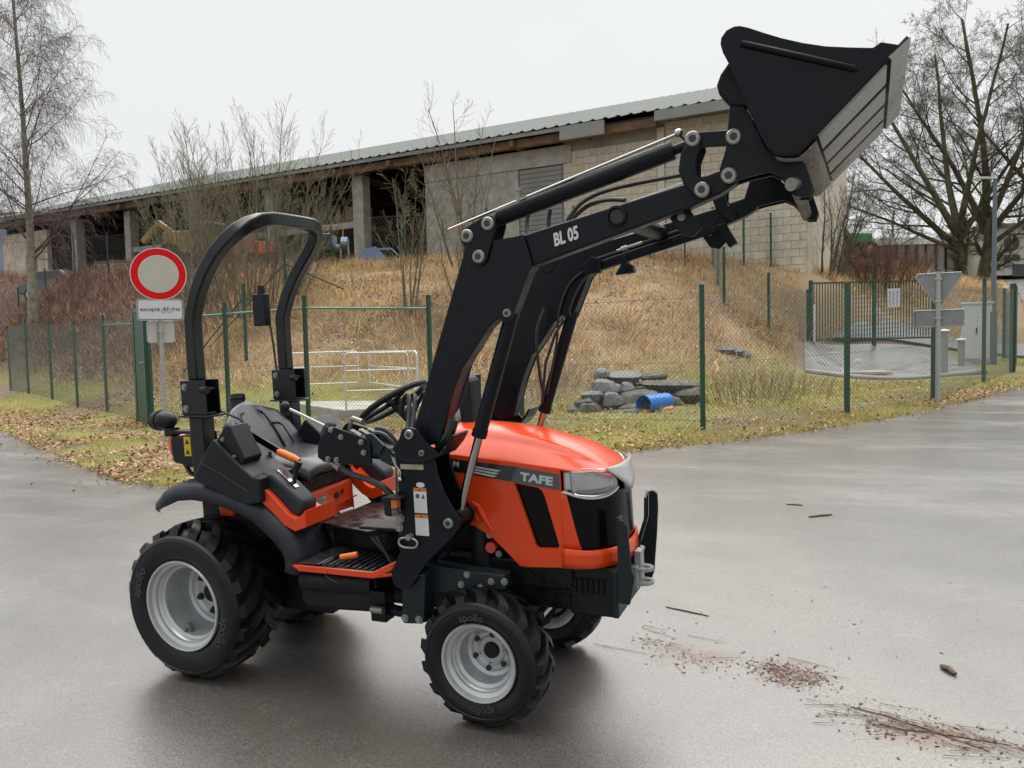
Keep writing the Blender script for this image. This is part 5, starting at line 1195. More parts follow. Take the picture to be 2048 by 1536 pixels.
t_=MB().prism(rrect(.71,.265,.03,zp),.034,.046).build('sub_plate',ALUB,s); MB().tube([(x,.032,z) for x,z in rrect(.705,.26,.03,zp)],.009,6,closed=True).build('plate_rim',GALV,t_,True)
for zz in (2.40-z0,2.05-z0,zp): MB().bx(-.05,.05,-.038,.04,zz-.014,zz+.014).build('clamp',GALV,s,bev=.004)
MB().cyl((0,0,-.02),(0,0,.03),.11,.09,n=18).build('footing',CONC,s,True)
# ------------------------------------------------------------------ concrete apron behind the fence, gate, cabinet, pipes, lamp
cor=[np.array(q) for q in ((2.25,15.0),(5.95,16.55),(5.75,21.75),(2.05,20.35))]
rows=[]
for i in range(15):
    t=i/14; a=cor[0]*(1-t)+cor[3]*t; b_=cor[1]*(1-t)+cor[2]*t; rows.append([(*(a*(1-u)+b_*u),H(*(a*(1-u)+b_*u))+.09) for u in np.linspace(0,1,13)])
ap=MB().grid(rows).build('concrete_apron',SLABM,None,True,solid=.12); tag(ap,kind='structure')
rows=[]
for t in np.linspace(0,1,40):
    a=np.array((2.6,20.75))*(1-t)**2+2*t*(1-t)*np.array((4.0,22.6))+t*t*np.array((9.2,26.3)); b_=np.array((5.7,22.0))*(1-t)**2+2*t*(1-t)*np.array((6.8,22.4))+t*t*np.array((9.0,23.4))
    rows.append([(*(a*(1-u)+b_*u),H(*(a*(1-u)+b_*u))+.10) for u in np.linspace(0,1,16)])
dr=MB().grid(rows,flip=False).build('driveway',mat('drive_asphalt',(.10,.10,.10),.5,var=.2,vscale=2),None,True,solid=.1); tag(dr,kind='structure')
A_=Vector((2.2,20.3)); B_=Vector((5.5,21.65)); dv=(B_-A_).normalized(); Lg=(B_-A_).length; zg=max(H(*A_),H(*B_))+.06
g=empty('slatted_gate',(A_.x,A_.y,zg),math.atan2(dv.y,dv.x)); tag(g,'double green gate of thin vertical bars across the concrete apron','gate')
pz=[]
for x in (0,Lg/2,Lg):
    o=MB().bx(x-.045,x+.045,-.045,.045,-.2,1.78).build('post' if x!=Lg/2 else 'meeting_stile',GREEN,g,bev=.004)
for z in (.08,1.68): MB().bx(.05,Lg-.05,-.02,.02,z,z+.045).build('rail',GREEN,g)
nb=44; me=None
for k in range(nb):
    x=.09+(Lg-.18)*k/(nb-1)
    if me is None: o=MB().bx(-.011,.011,-.011,.011,.12,1.68).build('bar',GREEN,g); me=o.data
    else: o=bpy.data.objects.new('bar',me); link(o,g)
    o.location=(x,0,0)
np_=MB().bx(Lg*.60,Lg*.60+.36,-.030,-.022,.98,1.5).build('notice',SWHITE2,g); 
for k in range(3): MB().bx(Lg*.60+.05+.1*k,Lg*.60+.09+.1*k,-.0315,-.03,1.03,1.45).build('notice_line',GALV,np_)
k=MB(); k.bx(Lg/2+.03,Lg/2+.09,-.05,-.02,.78,.95); k.cyl((Lg/2+.06,-.05,.9),(Lg/2+.16,-.06,.9),.012,n=8); k.build('latch',GALV,g,bev=.004)
k=MB(); k.bx(.05,.11,-.06,-.03,.05,1.1); k.build('gate_motor_arm',SWHITE2,g,bev=.006)
# manhole cover slab with short pipe
def onap(x,y): return H(x,y)+.09
r=empty('manhole_slab',(3.45,16.9,onap(3.45,16.9)),R(22)); tag(r,'low concrete manhole slab with a capped white pipe on the apron','manhole')
MB().bx(-.55,.55,-.28,.28,0,.07).build('slab',CONC,r,bev=.015); MB().bx(-.58,.58,-.31,.31,.0,.02).build('kerb_edge',mat('ochre_edge',(.42,.30,.14),.9),r)
MB().cyl((-.05,.15,.07),(-.05,.15,.32),.055,n=18).build('pipe',SWHITE2,r,True); MB().cyl((-.05,.15,.30),(-.05,.15,.36),.085,.07,n=18).build('cap',SWHITE2,r,True)
for (x,y,h,lb) in ((5.13,16.75,.98,'taller grey vent pipe with flat white cap behind the triangular sign'),(5.62,17.95,.66,'shorter grey vent pipe with flat white cap beside the cabinet')):
    r=empty('vent_pipe',(x,y,onap(x,y)-.05)); tag(r,lb,'pipe','vent pipes on the apron')
    MB().cyl((0,0,0),(0,0,h),.075,n=22).build('pipe',GALV,r,True); MB().lathe([(.001,h+.05),(.09,h+.035),(.125,h+.005),(.12,h-.01),(.07,h-.01)],(0,0,0),1,24).xf(Matrix.Rotation(R(90),4,'X')).build('cap',SWHITE2,r,True)
    MB().cyl((0,0,0),(0,0,.03),.11,n=20).build('flange',GALV,r,True)
r=empty('switch_cabinet',(6.12,19.1,H(6.12,19.1)),R(-12)); tag(r,'tall pale grey electrical cabinet behind the fence near the lamp post','cabinet')
MB().bx(-.36,.36,-.2,.2,0,.12).build('plinth',CONC,r); cb=MB().bx(-.34,.34,-.18,.18,.12,1.48).build('housing',mat('cabinet_paint',(.60,.63,.62),.5),r,bev=.012); MB().bx(-.36,.36,-.21,.21,1.48,1.53).build('roof',mat('cabinet_paint',(.6,.6,.6)),r,bev=.01)
for x in (-.32,.01): MB().bx(x,x+.31,-.186,-.18,.16,1.45).build('door',mat('cabinet_paint',(.6,.6,.6)),r,bev=.004)
MB().bx(-.03,-.005,-.2,-.186,.75,.9).build('handle',PLA,r)
r=empty('lamp_post',(6.42,18.9,H(6.42,18.9))); tag(r,'dark grey street lamp post with short side arm on the right','street lamp')
hL=5.25-r.location.z; LP=mat('lamp_grey',(.11,.13,.15),.45)
MB().cyl((0,0,-.2),(0,0,1.3),.085,n=18).build('base',LP,r,True); MB().cyl((0,0,1.3),(0,0,hL),.06,.045,n=18).build('pole',LP,r,True)
h_=MB().sweep([(.03,0,hL-.02),(-.22,-.09,hL+.0),(-.42,-.17,hL)],[(-.02,-.05),(-.02,.05),(.03,.035),(.03,-.035)],up=(0,0,1)).build('lamp_head',GALV,r,bev=.01)
# ------------------------------------------------------------------ slab and white tube railings behind the tractor
sl=[(-7.9,9.9),(-6.55,11.2),(-3.9,9.55),(-5.15,8.2)]
z=sum(H(x,y) for x,y in sl)/4-.06
o=MB().prz(sl,z-.25,z+.03).build('concrete_slab',CONC,None,bev=.02); tag(o,'flat concrete chamber slab inside the white tube railings','slab')
WT=mat('rail_white',(.62,.63,.60),.4,metal=.2,var=.1,vscale=20)
def railing(label,a,b,h=1.05):
    a=Vector((*a,0)); b=Vector((*b,0)); d=(b-a).normalized(); L=(b-a).length; r=empty('tube_railing',(a.x,a.y,z-.02),math.atan2(d.y,d.x)); tag(r,label,'railing','white tube railings round the slab')
    c=.09; P=[(0,0,0),(0,0,h-c)]+[(c-c*math.cos(t),0,h-c+c*math.sin(t)) for t in (R(30),R(60),R(90))]+[(L-c+c*math.sin(t),0,h-c+c*math.cos(t)) for t in (R(30),R(60),R(90))]+[(L,0,0)]
    MB().tube(P,.019,10).build('frame',WT,r,True)
    for q in (.36,.70): MB().tube([(0,0,h*q),(L,0,h*q)],.015,8).build('rail',WT,r,True)
railing('white tube railing panel nearest the fence, front side of the slab',(-5.15,8.28),(-4.2,8.85))
railing('white tube railing panel on the right-hand side of the slab',(-4.1,9.0),(-6.35,10.9))
railing('white tube railing panel on the back left of the slab',(-6.6,10.85),(-7.85,9.85))
# ------------------------------------------------------------------ stone outfall with blue pipe
r=empty('stone_outfall',(-.2,9.9,H(-.2,9.9))); tag(r,'pile of grey field stones forming a drain outfall behind the fence','stones'); RB=Vector(r.location)
def stone(parent,c,s,rz,mt,seed):
    rg=random.Random(seed); b=MB(); b.ball((0,0,0),1,10,7)
    vs=[]
    for x,y,zz in b.v:
        f=lambda t:math.copysign(abs(t)**.72,t)
        n_=1.04+.16*math.sin(3*x+seed)+.13*math.sin(4*y+seed*2)+.10*math.sin(5*zz+seed)+rg.uniform(-.08,.08); vs.append((f(x)*s[0]*n_,f(y)*s[1]*n_,f(zz)*s[2]*n_))
    b.v=vs; o=b.build('stone',mt,parent,True,ang=32); o.location=Vector(c)-RB; o.rotation_euler=(rg.uniform(-.12,.12),rg.uniform(-.1,.1),rz); return o
rot=math.atan2(Rh[1],Rh[0])
def at(px,py,d):
    X=(px-1024)/1556.56; Y=-(py-768)/1556.56; return CP+(CR*X+CU*Y+CF)*d
sl_=[(1245,752,14.0,.30,.25,.09,0),(1212,775,13.6,.24,.2,.12,0),(1183,792,13.4,.18,.18,.10,0),(1256,772,13.7,.13,.2,.08,0),(1335,770,13.8,.48,.3,.10,1),(1285,795,13.5,.46,.3,.115,1),(1372,790,13.6,.27,.3,.16,1),(1180,815,13.2,.24,.2,.10,1),(1235,826,13.1,.52,.3,.11,1),(1400,815,13.3,.13,.15,.09,0),(1335,824,13.3,.36,.2,.09,1),(1150,822,13.2,.15,.15,.08,1),(1290,776,13.9,.3,.25,.09,1),(1225,800,13.3,.2,.2,.12,0),(1262,816,13.15,.22,.2,.10,1),(1205,745,14.1,.16,.2,.08,0),(1305,752,14.2,.22,.2,.07,1),(1345,806,13.4,.2,.2,.11,1),(1165,806,13.3,.14,.2,.09,0)]
for i,(px,py,d,sx,sy_,sz,mm) in enumerate(sl_): stone(r,at(px,py+3,d),(sx,sy_,sz*1.2),rot+random.uniform(-.2,.2),MOSS if mm else STONE,i*3.1)
r2=empty('loose_stones',tuple(at(1470,690,17.5))); tag(r2,'few grey stones half buried in the dry grass higher on the bank','stones'); RB=Vector(r2.location)
for i,(px,py,sx,sz) in enumerate(((1445,676,.22,.07),(1468,684,.24,.08),(1486,690,.16,.07))): (lambda q:stone(r2,(q.x,q.y,H(q.x,q.y)+.03),(sx,.2,sz*1.4),rot,STONE,50+i))(at(px,py,17.6))
c0=at(1287,810,12.75); c1=at(1331,798,13.15); ax_=(c1-c0).normalized()
r=empty('blue_pipe',tuple(c0)); tag(r,'bright blue plastic drain pipe lying open among the stones','pipe')
RO,RI,Lp=.165,.150,.62
k=MB(); pr=[(RI,0),(RO,0),(RO,Lp),(RI,Lp),(RI,0)]; k.lathe(pr,(0,0,0),1,36); k.xf(Vector((0,1,0)).rotation_difference(Vector((ax_.x,ax_.y,0)).normalized()).to_matrix().to_4x4()); k.build('pipe_wall',BLUEP,r,True)
c0=at(1285,828,12.75); c1=at(1345,818,12.95)
o=MB().cyl(c0,c1,.055,n=16).build('orange_pipe',ORPIPE,None,True); tag(o,'short orange pipe lying on the ground below the blue pipe','pipe')
# ------------------------------------------------------------------ bare trees and shrubs
def grow(rg,p,d,L,r,lvl,prm,out):
    nseg=prm['seg'][lvl]; sl=L/nseg; kids=prm['kids'][lvl] if lvl<len(prm['kids']) else 0
    maxl=len(prm['seg'])-1
    start=prm['start'][lvl] if lvl<maxl else 1
    for i in range(nseg):
        j=prm['jit'][lvl]
        d=(d+Vector((rg.gauss(0,j),rg.gauss(0,j),rg.gauss(0,j)))+Vector((0,0,prm['trop'][lvl]*(i+1)/nseg))).normalized()
        q=p+d*sl; r1=r*(1-(1-prm['tap'][lvl])*(1/nseg)*(1)) if False else r*(prm['tap'][lvl]**(1/nseg))
        out[min(lvl,2)].append((tuple(p),tuple(q),r,r1))
        if lvl<maxl and (i+1)/nseg>start:
            m_=kids/nseg/(1-start+1e-6); n=int(m_)+(1 if rg.random()<m_-int(m_) else 0)
            for _ in range(n):
                t=rg.random(); bp=p+(q-p)*t; f=(i+t)/nseg
                az=rg.uniform(0,2*math.pi); a=R(prm['ang'][lvl])*rg.uniform(.7,1.25)
                o=d.orthogonal().normalized(); o=Matrix.Rotation(az,3,d)@o
                cd_=(d*math.cos(a)+o*math.sin(a)).normalized()
                cl=L*prm['len'][lvl]*(1-.65*f*prm.get('cone',1))*rg.uniform(.7,1.2)
                grow(rg,bp,cd_,cl,min(r1*.75,max(prm['rmin'],r1*prm['rk'][lvl])),lvl+1,prm,out)
        p,r=q,max(r1,prm['rmin']*.8)
def tree(name,label,cat,base,seed,prm,mats,stems=None,group=None):
    rg=random.Random(seed); out=[[],[],[]]
    root=empty(name,base); tag(root,label,cat,group)
    SS=stems or [((0,0,0),(0,0,1),prm['L'],prm['r'])]
    for (off,d,L,r) in SS:
        k0=len(out[0]); grow(rg,Vector(off),Vector(d).normalized(),L,r,0,prm,out)
        if len(SS)<=60:
            S=out[0][k0:]; out[0]=out[0][:k0]
            b=MB().tube([s[0] for s in S]+[S[-1][1]],[s[2] for s in S]+[S[-1][3]],8 if len(SS)<4 else 6); b.build('trunk' if len(SS)<4 or name=='bare_tree' else 'stem',mats[0],root,True,ang=60)
    for lv,nm,ns in ((0,'trunk' if stems is None else 'stems',8),(1,'limbs',5),(2,'crown',3)):
        S=out[lv]
        if not S: continue
        A=np.array([s[0] for s in S]); B=np.array([s[1] for s in S]); r0=np.array([s[2] for s in S]); r1=np.array([s[3] for s in S])
        V,F=seg_tubes(A,B,r0,r1,ns); o=npmesh(nm,V,F,mats[lv],root,smooth=ns>3)
        o['kind']='stuff'
    return root
def BZ(x,y,dz=-.1): return (x,y,H(x,y)+dz)
# birch
BIRCHM=mat('birch_bark',(.30,.28,.22),.8,col2=(.13,.12,.09),vscale=6,bump=.4,bscale=15,bdist=.02)
birch=dict(seg=[26,9,7,7],kids=[54,16,12],start=[.14,.10,.05],jit=[.006,.07,.10,.07],trop=[.0,.03,-.22,-.55],tap=[.14,.22,.35,.5],ang=[52,48,50],len=[.33,.46,.75],rk=[.26,.34,.5],rmin=.0052,L=17.5,r=.20)
tree('birch_tree','tall bare birch with drooping twigs at the left edge','tree',(-25.8,17.45,H(-25.8,17.45)-.1),8,birch,[BIRCHM,BARK,TWIGR])
# shrub clumps on the bank
def clump(n,spread,Lm,r,seed,lean=.25):
    rg=random.Random(seed); S=[]
    for i in range(n):
        a=rg.uniform(0,6.283); q=rg.random()**.6; S.append(((spread*q*math.cos(a)*.35,spread*q*math.sin(a)*.35,0),(lean*q*math.cos(a)*1.0,lean*q*math.sin(a)*1.0,1),Lm*rg.uniform(.72,1.08)*(1-.25*q),r*rg.uniform(.7,1.2)))
    return S
shrub=dict(seg=[10,6,5],kids=[15,6],start=[.22,.1],jit=[.05,.09,.1],trop=[.05,.14,.10],tap=[.22,.35,.5],ang=[30,34],len=[.36,.5],rk=[.42,.5],rmin=.0045,L=3,r=.03)
TWIGO=mat('twig_olive',(.15,.135,.085),.85,var=.25,vscale=2)
tree('bare_shrub','large bare many-stemmed shrub behind the roll bar on the bank','shrub',BZ(-12.7,14.6),11,shrub,[TWIGO,TWIGO,TWIGO],clump(46,3.6,6.0,.024,1,.42))
tree('bare_shrub','bare shrub left of the roll bar, in front of the open barn','shrub',BZ(-15.6,15.6),12,shrub,[TWIGO,TWIGO,TWIGO],clump(26,2.6,5.4,.022,2,.40))
sap=dict(seg=[10,8,6],kids=[9,7],start=[.2,.12],jit=[.05,.09,.1],trop=[.04,.10,.06],tap=[.22,.3,.5],ang=[38,40],len=[.45,.5],rk=[.5,.5],rmin=.005,L=3,r=.04)
tree('bare_shrub','pale forked sapling in front of the dark barn wall, left of the loader','shrub',BZ(-7.6,18.6),13,sap,[TWIG,TWIG,TWIG],clump(7,1.6,5.2,.05,3,.42))
tree('bare_shrub','thin bare sapling on the bank between roll bar and loader arm','shrub',BZ(-7.3,14.2),14,sap,[TWIGO,TWIGO,TWIGO],clump(5,1.0,4.2,.035,4,.22))
tree('bare_shrub','low scrubby sapling behind the white railings, near the loader arm','shrub',BZ(-6.2,15.6),15,sap,[TWIGO,TWIGO,TWIGO],clump(6,1.4,2.6,.026,5,.45))
tree('bare_shrub','bare bush at the right end of the barn under the bucket','shrub',BZ(2.5,24.0),16,shrub,[BARKG,TWIG,TWIG],clump(12,2.0,4.0,.04,6,.5))
tree('bare_shrub','bare bush standing behind the barn end beside the green tractor','shrub',BZ(4.4,29.5),17,shrub,[BARK,TWIG,TWIG],clump(10,2.2,3.6,.035,7,.5))
# dead weeds around the stones
weed=dict(seg=[5,4],kids=[6],start=[.3],jit=[.1,.14],trop=[0,.05],tap=[.4,.5],ang=[35],len=[.4],rk=[.6],rmin=.0028,L=1,r=.005)
WEEDM=mat('weed_stalk',(.24,.17,.11),.9,var=.3,vscale=3)
for i,(x,y,lb,n,h) in enumerate(((1.45,10.7,'clump of dead brown stalks right of the stones, behind the fence',90,.75),(2.25,11.6,'clump of dead brown stalks in front of the concrete apron',60,.5),(-2.2,10.3,'clump of dead brown stalks left of the stones',60,.9),(1.9,18.6,'clump of dead brown stalks by the left gate post',50,.8))):
    tree('dead_weeds',lb,'weeds',BZ(x,y,-.02),70+i,weed,[WEEDM,WEEDM,WEEDM],clump(n,2.6,h,.005,30+i,.7))
# russet hedge by the barn end
hedge=dict(seg=[6,5],kids=[8],start=[.2],jit=[.12,.14],trop=[0,.05],tap=[.4,.5],ang=[35],len=[.5],rk=[.6],rmin=.005,L=1,r=.012)
tree('russet_hedge','low russet hedge between the barn end and the far glasshouse','hedge',BZ(4.0,30.6,-.02),91,hedge,[BRAMH:=mat('hedge_russet',(.16,.085,.06),.9,var=.3,vscale=2),BRAMH,BRAMH],clump(260,6.5,1.9,.012,44,.5))
# big trees on the right
big=dict(seg=[12,10,8,6,5],kids=[9,9,8,5],start=[.16,.12,.1,.05],jit=[.03,.09,.12,.14,.14],trop=[.0,.06,.05,-.03,-.10],tap=[.28,.25,.3,.4,.5],ang=[42,45,45,42],len=[.60,.52,.48,.5],rk=[.48,.42,.42,.5],rmin=.0075,L=11,r=.3,cone=.7)
tree('bare_tree','large spreading bare tree with mossy trunk, left of the lamp post','tree',BZ(8.75,42.6),21,big,[BARKG,BARKG,BARK],[((0,0,0),(-.06,.0,1),3.2,.40),((-.2,0,2.0),(-.85,.1,.9),8.5,.19),((-.2,0,2.6),(-.5,-.1,1),9.5,.2),((-.15,0,2.9),(-.2,.3,1),10,.2),((-.1,0,3.0),(.12,-.2,1),9.5,.18),((-.1,0,2.3),(.55,.1,1),8,.16),((-.15,0,1.8),(-1.1,-.2,.55),6.5,.13)])
tree('bare_tree','second bare tree with dark upright trunk just behind the lamp post','tree',BZ(9.8,43.4),22,big,[BARKG,BARKG,BARK],[((0,0,0),(.04,.0,1),3.6,.42),((.1,0,2.8),(-.35,.2,1),9.5,.2),((.1,0,3.2),(.05,-.1,1),10.5,.22),((.1,0,2.4),(.6,.1,1),9,.2),((.1,0,3.0),(.35,-.3,1),9.5,.18),((.1,0,2.0),(.9,-.1,.8),7.5,.15)])
tree('bare_tree','leaning mossy tree reaching in from the right edge','tree',BZ(14.2,42.5),23,big,[BARKG,BARKG,BARK],[((0,0,0),(-.1,-.05,1),4,.4),((-.3,-.1,3.0),(-.7,0,.9),8,.2),((-.3,-.1,3.4),(-.25,.1,1),9.5,.22),((-.3,-.1,3.2),(.3,.1,1),9,.2)])
far=dict(seg=[8,7,6],kids=[14,9],start=[.15,.1],jit=[.05,.1,.12],trop=[0,.05,.03],tap=[.3,.35,.5],ang=[40,42],len=[.5,.5],rk=[.4,.45],rmin=.02,L=9,r=.22)
for i,(x,y,h,lb) in enumerate(((-3,64,7,'far bare tree just right of the barn roof, under the bucket'),(2,70,8,'far bare tree behind the glasshouse, seen below the bucket'),(17,75,8,'far bare tree behind the white house on the right'),(24,70,8.5,'far bare tree at the right edge behind the house'),(8,78,8,'far bare tree behind the white flat building'))):
    f2=dict(far); f2['L']=h; tree('bare_tree',lb,'tree',(x,y,H(x,y)-.2),40+i,f2,[BARK,BARK,BARK])
# far wooded ridge
rg=np.random.default_rng(3); n=2600; xx=rg.uniform(-20,95,n); yy=rg.uniform(105,135,n); hh=rg.uniform(5,9,n); z0=8+ (yy-105)*.10+.0*xx
S0=[];S1=[];rr0=[];rr1=[]
for k in range(7):
    f0=rg.uniform(0,.35,n); sp=rg.normal(0,.22,(n,2)); b0=np.stack([xx,yy,z0-5+hh*f0],1); b1=np.stack([xx+sp[:,0]*hh,yy+sp[:,1]*hh,z0-5+hh*rg.uniform(.7,1.05,n)],1)
    S0.append(b0);S1.append(b1);rr0.append(np.full(n,.14));rr1.append(np.full(n,.03))
V,F=seg_tubes(np.concatenate(S0),np.concatenate(S1),np.concatenate(rr0),np.concatenate(rr1),3)
o=npmesh('far_wood',V,F,mat('far_twigs',(.20,.185,.18),.9,var=.2,vscale=.1)); tag(o,'grey-brown bare wood on the far ridge at the right','wood',kind='stuff')
gx=np.linspace(-60,160,40); gy=np.linspace(80,260,12); GX,GY=np.meshgrid(gx,gy)
hz=3.0+9*sst((GY-85)/70)+.8*np.sin(GX*.05); I=np.arange(GX.size).reshape(GX.shape); Fq=np.stack([I[:-1,:-1],I[:-1,1:],I[1:,1:],I[1:,:-1]],-1).reshape(-1,4)
o=npmesh('hill',np.stack([GX.ravel(),GY.ravel(),hz.ravel()],1),Fq,mat('hill_soil',(.16,.13,.10),.95,var=.2,vscale=.1),smooth=True); tag(o,kind='structure')
# ------------------------------------------------------------------ barn
BZ0=3.5; EV=5.45
barn=empty('storage_barn',(3.0,22.7,BZ0),math.atan2(-.09654,.99533)); tag(barn,'long open-fronted concrete barn with pale corrugated roof on the bank','barn')
# roof : corrugated sheet
n=44*9; rows=[[],[]]
sl=math.tan(R(18.5))
for i in range(n+1):
    x=-45.2+44.6*i/n; c=.028*math.sin(i*math.pi*.5+.3)*1.0 + (.028 if i%2 else 0)
    rows[0].append((x,-.9,EV+c)); rows[1].append((x,13,EV+c+13.9*sl))
rf=MB().grid(rows,flip=False).build('roof',ROOFM,barn,False,solid=.02)
MB().bx(-45.1,-8.95,-.86,-.80,EV-.16,EV-.03).build('fascia',FASC,rf); MB().bx(-5.55,-.65,-.90,-.80,EV-.34,EV-.02).build('fascia',SHUT,rf); MB().bx(-8.94,-7.3,-.91,-.80,EV-.50,EV-.04).build('gutter_box',SHUT,rf)
MB().bx(-44.8,-5.6,-.55,-.30,EV-.42,EV-.14).build('eave_beam',TIMB,barn)
me=None
for k in range(14):
    if me is None: o=MB().bx(0,.16,-.78,9,-.22,0).build('rafter',TIMB,barn); me=o.data
    else: o=bpy.data.objects.new('rafter',me); link(o,barn)
    o.location=(-44+k*2.75,0,EV-.20); o.rotation_euler=(0,0,0)
# walls
MB().bx(-11.05,-9.25,.05,.25,-.3,4.35).build('roller_shutter',SHUT,barn)
sh=None
for k in range(22):
    if sh is None: o=MB().bx(-11.0,-9.3,.0,.05,0,.17).build('shutter_slat',SHUT,barn,bev=.02); sh=o.data
    else:
        o=bpy.data.objects.new('shutter_slat',sh); link(o,barn); q=o.modifiers.new('b','BEVEL'); q.width=.02
    o.location=(0,0,.55+k*.172)
MB().bx(-15.2,-8.9,-.05,.2,4.36,5.0).build('lintel',CONC,barn)
MB().bx(-15.2,-11.06,0,.25,-.3,4.35).build('side_wall',CONC,barn)
MB().bx(-9.24,-1.0,.03,.25,-.6,EV+.1).build('block_backing',MORTAR,barn)
MB().prism([(.03,-.6),(12,-.6),(12,EV+12.5*sl-.3),(.03,EV+.1)],.9,1.0).xf(Matrix.Rotation(R(90),4,'Z')).build('gable_wall',BLOCK,barn)
MB().bx(-5.75,-5.5,-.03,.02,-.3,EV-.35).build('corner_pilaster',BLOCKL,barn)
bw,bh=.50,.25; blocks=[]; me1=me2=None
cells=[]
rgb=random.Random(9)
for j in range(24):
    for i in range(20):
        x0=-9.2+(i-(.5 if j%2 else 0))*bw; z0=-.5+j*bh
        if z0+bh>EV-.1: continue
        if x0<-5.75 and z0+bh>4.85: continue
        for a_,b_ in ((-9.22,-5.77),(-5.48,-1.0)):
            u0,u1=max(x0,a_),min(x0+bw,b_)
            if u1-u0>.06: cells.append((u0,z0,(u1-u0)/bw))
cells.sort(key=lambda c:(-c[1]))
vis=[c for c in cells if c[1]>.1][:300]; rest=[c for c in cells if c not in vis]
for x0,z0,sx_ in vis:
    lightb=rgb.random()<.10
    key=me2 if lightb else me1
    if key is None:
        o=MB().bx(.006,bw-.006,0,.03,.006,bh-.006).build('block',BLOCKL if lightb else BLOCK,barn)
        if lightb: me2=o.data
        else: me1=o.data
    else: o=bpy.data.objects.new('block',key); link(o,barn)
    o.location=(x0,rgb.uniform(-.006,.004),z0); o.scale=(sx_,1,1)
b=MB()
for x0,z0,sx_ in rest: b.bx(x0+.006,x0+bw*sx_-.006,0,.03,z0+.006,z0+bh-.006)
if rest: o=b.build('block_courses',BLOCK,barn); o['kind']='stuff'
MB().bx(-44.4,-40.2,0,.25,-.5,4.7).build('left_wall',BLOCK,barn); MB().bx(-42.2,-41.2,-.03,.0,1.2,3.4).build('left_door',SHUT,barn)
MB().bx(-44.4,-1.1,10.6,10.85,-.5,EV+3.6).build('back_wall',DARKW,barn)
cw=lambda x0,x1: MB().prism([(.25,-.5),(10.6,-.5),(10.6,EV+11.2*sl-.1),(.25,EV+.9*sl-.1)],-x1,-x0).xf(Matrix.Rotation(R(90),4,'Z'))
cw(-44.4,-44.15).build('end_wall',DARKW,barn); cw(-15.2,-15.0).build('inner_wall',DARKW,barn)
MB().bx(-44.2,-15.2,0.3,10.5,-.3,.75).build('floor',CONC,barn)
for x,w_ in ((-18.6,.55),(-23.6,.45),(-28.6,.45),(-33.4,.45),(-37.8,.45)): MB().bx(x-w_/2,x+w_/2,0,.5,-.4,EV-.4).build('pillar',CONC,barn,bev=.02)
MB().bx(-33.2,-18.9,.1,.35,2.95,3.2).build('loft_beam',CONC,barn); MB().bx(-33.2,-18.9,.35,6,3.0,3.15).build('loft_floor',TIMB,barn)
for x,w_,h,m_ in ((-19.8,.9,.75,TIMB),(-21.4,1.1,.9,DARKW),(-22.6,.7,.6,CONC),(-20.6,.5,.5,TIMB)): MB().bx(x,x+w_,.6,1.4,3.2,3.2+h).build('stored_crate',m_,barn,bev=.01)
# ------------------------------------------------------------------ machines by the barn
def mroot(name,label,cat,x,y,rz,grp='old machines parked by the barn',sc=.62):
    r=empty(name,(x,y,H(x,y)+.02),rz); r.scale=(sc,)*3; tag(r,label,cat,grp); return r
def wheel_s(r,x,y,rad,w,rimm):
    o=MB().cyl((x,y-w/2,rad),(x,y+w/2,rad),rad,n=22).build('wheel',RUB,r,True,bev=.02); MB().cyl((x,y-w/2-.012,rad),(x,y+w/2+.012,rad),rad*.55,n=18).build('rim',rimm,o,True)
r=mroot('yellow_excavator','old yellow excavator parked in front of the barn, left of roll bar','excavator',-20.6,20.7,R(8),sc=.8)
MB().bx(-1.5,1.3,-.7,.7,.45,1.0).build('chassis',MYEL,r,bev=.05); MB().bx(.2,1.3,-.55,.55,1.0,1.95).build('cab',MYEL,r,bev=.08); MB().bx(.3,1.32,-.57,.57,1.25,1.8).build('cab_window',GLASSD,r,bev=.02); MB().bx(-1.5,.15,-.6,.6,1.0,1.55).build('engine_cover',MYEL,r,bev=.08)
MB().sweep([(-1.2,.0,1.4),(-2.1,0,2.1),(-3.1,0,1.2)],[(-.12,-.14),(-.12,.14),(.12,.14),(.12,-.14)]).build('boom',MYEL,r)
for sx in (-1,.9):
    for sy in (-.75,.75): wheel_s(r,sx,sy,.48,.3,MYEL)
r=mroot('orange_spreader','small orange farm implement seen through the roll bar by the barn','implement',-17.4,20.3,R(-6),sc=.75)
MB().prism([(-1.1,.5),(-.9,1.15),(.6,1.15),(.8,.5)],-.5,.5).build('hopper',MORA,r,bev=.04); MB().bx(-1.2,1.3,-.06,.06,.38,.5).build('drawbar',MORA,r); MB().bx(1.0,1.5,-.3,.3,.5,1.0).build('guard',MORA,r,bev=.06); MB().cyl((-.1,0,1.15),(-.1,0,1.5),.07,n=12).build('chute',SRED,r,True)
for sy in (-.55,.55): wheel_s(r,-.1,sy,.36,.2,MORA)
r=mroot('blue_tractor','old pale blue tractor facing the road in front of the open barn','tractor',-13.9,20.2,R(-62),sc=.72)
MB().bx(-.3,1.5,-.3,.3,.75,1.35).build('hood',MBLUE,r,bev=.1); MB().bx(1.5,1.56,-.27,.27,.7,1.3).build('grille',GLASSD,r); MB().bx(-1.2,-.3,-.35,.35,.6,1.0).build('transmission',ENG,r)
for sy in (-1,1):
    MB().prism([(-1.5,1.0),(-1.35,1.4),(-.7,1.45),(-.4,1.0)],sy*.45,sy*.8).build('fender',MBLUE,r,bev=.04); wheel_s(r,-.95,sy*.62,.68,.34,SWHITE); wheel_s(r,1.15,sy*.55,.42,.22,SWHITE); MB().cyl((1.5,sy*.36,1.15),(1.58,sy*.36,1.15),.1,n=16).build('headlight',CHR,r,True)
